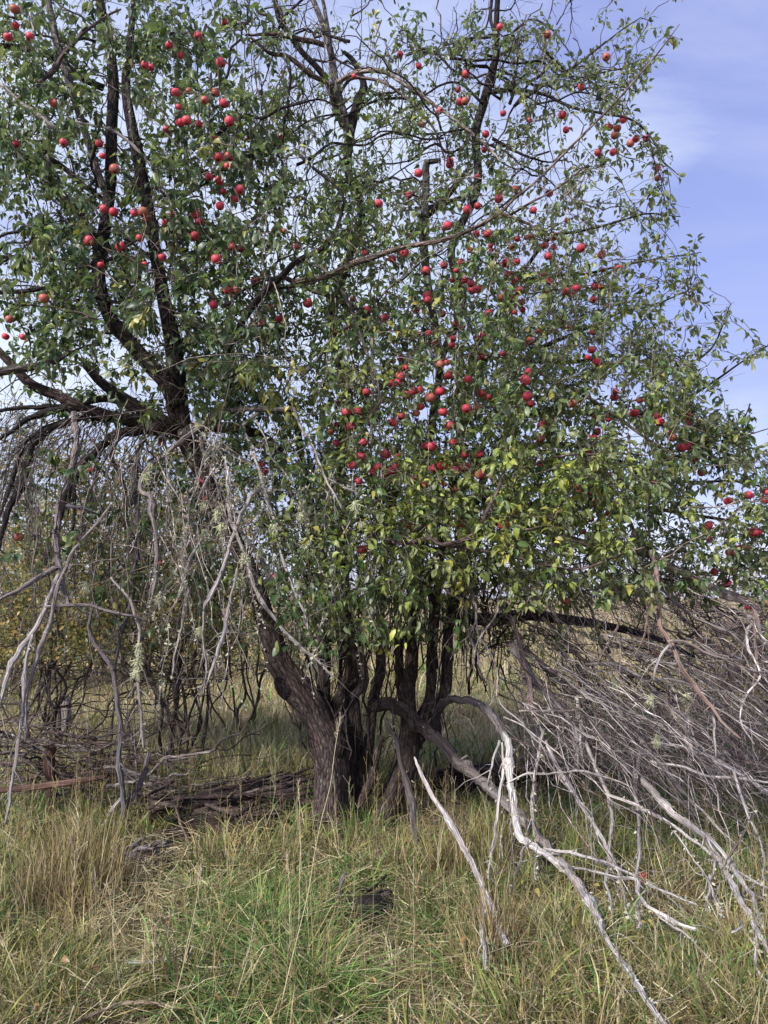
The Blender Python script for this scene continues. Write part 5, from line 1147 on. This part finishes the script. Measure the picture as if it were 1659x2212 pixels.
def tus(n, ymin, ymax, bl, hmul, wd, pw=1.0):
    XX, YY, HH, WW, CC, LLn, AZ = [], [], [], [], [], [], []
    for _ in range(n):
        y = ymin+(ymax-ymin)*R.rand()**pw; xw = 0.56*y+0.9; x = R.uniform(-xw, xw); k = region(x, y)
        u = R.rand(); lean0 = R.uniform(.15, .9)
        if k in ('g', 'G'): mixw = [.12, .08, .02, .26, .42, .10]; h = R.uniform(.12, .27); lean0 = R.uniform(.7, 1.4)
        elif k == 'o': mixw = [.26, .16, .03, .12, .10, .33]; h = R.uniform(.12, .28); lean0 = R.uniform(.3, 1.2)
        elif k == 'b': mixw = [.34, .14, .37, .0, .0, .15]; h = R.uniform(.2, .42); lean0 = R.uniform(.05, .5)
        elif k == 's': mixw = [.42, .38, .15, .02, .01, .02]; h = R.uniform(.03, .12); lean0 = R.uniform(1.0, 1.8)
        elif k == 'y': mixw = [.22, .50, .0, .0, .14, .14]; h = R.uniform(.12, .28)
        elif k == 'm': mixw = [.3, .22, .1, .14, .1, .14]; h = R.uniform(.03, .11); lean0 = R.uniform(.6, 1.6)
        elif k == 'n': mixw = [.3, .2, .4, .05, .0, .05]; h = R.uniform(.02, .07)
        else: mixw = [.30, .20, .10, .12, .08, .20]; h = R.uniform(.06, .26) if R.rand() < .8 else R.uniform(.2, .38); lean0 = R.uniform(.2, 1.4)
        nv_ = math.sin(2.3*x+1.1*y+.7)*math.cos(2.9*y-1.3*x)+.6*math.sin(5.3*x-3.1*y)*math.sin(4.7*y+2)
        if k is None and y < 6.6:
            mixw = [.12, .08, .04, .28, .26, .22] if nv_ > .1 else [.28, .17, .16, .12, .07, .20] if nv_ > -.45 else [.40, .26, .20, .03, .03, .08]
            if nv_ <= -.45: h = R.uniform(.04, .13); lean0 = R.uniform(.8, 1.7)
        if k is None and y > 7.2: mixw = [.34, .40, .06, .02, .06, .12]
        m = R.poisson(bl*R.choice([.5, 1, 1.8], p=[.35, .4, .25]))+3; sp = R.uniform(.02, .09); h *= hmul
        dx, dy = R.randn(m)*sp, R.randn(m)*sp; az = np.arctan2(dy, dx)+R.randn(m)*.6
        main = R.choice(6, p=mixw)
        ci = np.where(R.rand(m) < .55, main, R.choice(6, m, p=mixw)); cc = np.array([STR, PAL, BRN, GRN, BGR, OLV])[ci]*R.uniform(.40, 1.2, (m, 1))*R.uniform(.66, 1.12)
        XX.append(x+dx); YY.append(y+dy); HH.append(h*R.uniform(.5, 1.3, m)); WW.append(wd*R.uniform(.35, 1.75, m)*(1+.6*(ci >= 3))); CC.append(cc); LLn.append(lean0*R.uniform(.4, 1.6, m)); AZ.append(az)
    return [np.concatenate(z) for z in (XX, YY, HH, WW, CC, LLn, AZ)]
a_ = tus(5000, 2.55, 6.8, 17, 1.0, .0048, 1.2)
for (x, y, rr_, hh_, nb_, mx_) in [(590, 2030, .15, .30, 260, 0), (530, 2090, .13, .26, 200, 0), (650, 2130, .16, .33, 300, 1), (700, 2190, .14, .3, 240, 1), (560, 2000, .12, .24, 180, 0), (960, 1950, .1, .2, 120, 0), (420, 1800, .10, .17, 120, 0),
        (480, 2190, .12, .22, 160, 0), (1010, 2120, .12, .22, 150, 0), (1330, 1790, .18, .25, 220, 0), (1420, 1860, .15, .22, 200, 0), (850, 2100, .10, .16, 120, 2), (745, 2045, .10, .15, 120, 2), (1250, 2080, .14, .28, 180, 1), (1560, 2120, .15, .26, 200, 0), (60, 1900, .14, .22, 160, 0), (90, 2160, .14, .24, 160, 1), (440, 1960, .12, .22, 150, 0), (1130, 1930, .12, .24, 150, 1)]:
    g0 = G(x, y); m = nb_; th = R.uniform(0, 2*PI, m); rad = rr_*np.sqrt(R.rand(m))*.8; ci = R.choice(6, m, p=[[.06, .08, .02, .24, .52, .08], [.20, .16, .02, .16, .28, .18], [.4, .45, .1, 0, 0, .05]][mx_])
    ad = [g0[0]+rad*np.cos(th), g0[1]+rad*np.sin(th), hh_*R.uniform(.6, 1.3, m), .0062*R.uniform(.6, 1.4, m), np.array([STR, PAL, BRN, GRN, BGR, OLV])[ci]*R.uniform(.6, 1.25, (m, 1)), R.uniform(.6, 1.9, m), th+R.randn(m)*.5]
    a_ = [np.concatenate([u_, v_]) for u_, v_ in zip(a_, ad)]
blades('grass', a_[0], a_[1], a_[2], a_[3], a_[4], a_[5], 4, az=a_[6]); print('BLADES', len(a_[0]))
a_ = tus(4800, 6.4, 15, 11, 1.25, .010, 1.2); blades('field_grass', a_[0], a_[1], a_[2], a_[3], a_[4], a_[5], 3, az=a_[6])
a_ = tus(4200, 14, 46, 11, 1.7, .03, 1.1); blades('distant_grass', a_[0], a_[1], a_[2], a_[3], a_[4], a_[5], 2, az=a_[6])
# fallen straw matted on the ground
n = 30000; y = 2.5+4.6*R.rand(n)**1.25; x = R.uniform(-1, 1, n)*(0.56*y+.9)
J = 4; az = R.uniform(0, 6.28, n); ln = R.uniform(.06, .36, n); zz0 = gh(x, y)+R.uniform(.005, .09, n); tilt = R.normal(0, .25, n); wd_ = R.uniform(.0018, .0052, n)
C_ = np.zeros((n, J, 3)); az2 = az.copy(); px_, py_ = x.copy(), y.copy()
for j in range(J):
    C_[:, j, 0] = px_; C_[:, j, 1] = py_; C_[:, j, 2] = np.maximum(zz0+tilt*ln*(j/(J-1)-.5)+R.randn(n)*.006, gh(px_, py_)+.004)
    az2 = az2+R.randn(n)*.28; px_ = px_+np.cos(az2)*ln/(J-1); py_ = py_+np.sin(az2)*ln/(J-1)
sd_ = np.stack([-np.sin(az), np.cos(az), R.uniform(-.8, .8, n)], -1); sd_ /= np.linalg.norm(sd_, axis=1, keepdims=True)
V = np.stack([C_-sd_[:, None]*wd_[:, None, None]/2, C_+sd_[:, None]*wd_[:, None, None]/2], 2).reshape(n, J*2, 3)
Q = np.array([[2*j, 2*j+1, 2*j+3, 2*j+2] for j in range(J-1)])[None]+(np.arange(n)*J*2)[:, None, None]
cc = np.array([STR, PAL, BRN, PAL])[R.randint(4, size=n)]*R.uniform(.55, 1.15, (n, 1))
mk('straw_litter', V.reshape(-1, 3), Q.reshape(-1, 4), M_GRASS, None, np.repeat(cc, J*2, axis=0))['kind'] = 'stuff'
# fine upright dry weeds
n = 1500; y = 2.9+3.9*R.rand(n)**1.1; x = R.uniform(-1, 1, n)*(0.56*y+.6); g_ = Bag()
for k in range(n):
    br = region(x[k], y[k])
    if br in ('n', 'm'): continue
    h = R.uniform(.25, .6)*(1.15 if br == 'b' else .9); v = np.array([R.randn()*.12, R.randn()*.12, 1]); b0 = np.array([x[k], y[k], 0.0])
    q = bez(b0, b0+v*h, np.array([R.randn()*.02, 0, 0]), .0016, .0007, 7, .008); q[0, 2] = 0
    c_ = (STR if R.rand() < .5 else BRN if R.rand() < .6 else PAL)*R.uniform(.7, 1.2); g_.raw(q, tuple(c_), 3)
    if R.rand() < .55:
        for s in range(R.randint(4, 12)):
            i = R.randint(3, 7); w2 = np.array([R.randn()*.5, R.randn()*.5, 1]); w2 /= np.linalg.norm(w2); l = R.uniform(.02, .07)
            g_.raw(np.array([[*(q[i, :3]+w2*l*tt), .0009] for tt in (0, .5, 1)]), tuple(c_*.9), 3)
g_.build('dry_weeds', M_GRASS)['kind'] = 'stuff'
# the few tall pale stalks one can pick out
for k, (b_, t_, lab) in enumerate([
    ((352, 2260), (437, 1860), 'tall pale grass stalk with a feathery tip slanting up in front of the rotten log'),
    ((590, 2250), (735, 1550), 'tallest grass stalk, its drooping seed head crossing the main trunk'),
    ((642, 2080), (645, 1690), 'straight pale grass stalk rising beside the foot of the main trunk'),
    ((622, 2060), (620, 1840), 'shorter upright straw stalk just above the green tussock'),
    ((76, 2215), (-10, 2000), 'pale stalk leaning out of the lower left corner'),
    ((295, 2200), (308, 2065), 'short pale stalk standing over the flattened straw'),
    ((1285, 1660), (1283, 1500), 'thin dry stalk seen among the bleached branches at right'),
    ((480, 2230), (540, 2040), 'bent tan stalk in front of the green tussock')]):
    Y0 = GY(b_[0], b_[1], 0.0) if b_[1] > 1800 else 4.6
    p0, p1 = P(*b_, Y0), P(*t_, Y0+.12); p0[2] = max(p0[2]-.05, -.01); v = p1-p0
    e = empty('grass_stalk', (p0[0], p0[1], 0), lab, 'grass stalk', 'tall grass stalks')
    q = bez(p0, p1, np.array([.02, 0, .0]), .0021, .0012, 10, .003); q[0, 2] = p0[2]
    limb('stalk', q, M_GRASS, (.60, .52, .34), e, 5, .05, 0)
    g_ = Bag()
    for s in range(26):
        c_ = p1+v/np.linalg.norm(v)*R.uniform(-.09, .01); w2 = v/np.linalg.norm(v)+R.randn(3)*.35; g_.raw(np.array([[*(c_+w2*.018*tt), .0014*(1-tt*.5)] for tt in (0, .5, 1)]), (.58, .48, .33), 3)
    g_.build('seed_head', M_GRASS, e)
# fallen yellow leaves in the grass
n = 260; y = R.uniform(2.8, 7.5, n); x = R.uniform(-1, 1, n)*(.55*y+.5); A_ = R.randn(n, 3); A_[:, 2] *= .3; A_ /= np.linalg.norm(A_, axis=1, keepdims=True)
build_leaves('fallen_leaves', np.stack([x, y, R.uniform(.04, .25, n)], -1), A_, np.tile([[0, 0, 1.]], (n, 1))+R.randn(n, 3)*.4, R.uniform(.025, .045, n), np.array([(.34, .29, .09), (.24, .15, .07), (.3, .17, .07)])[R.randint(3, size=n)], None)['kind'] = 'stuff'
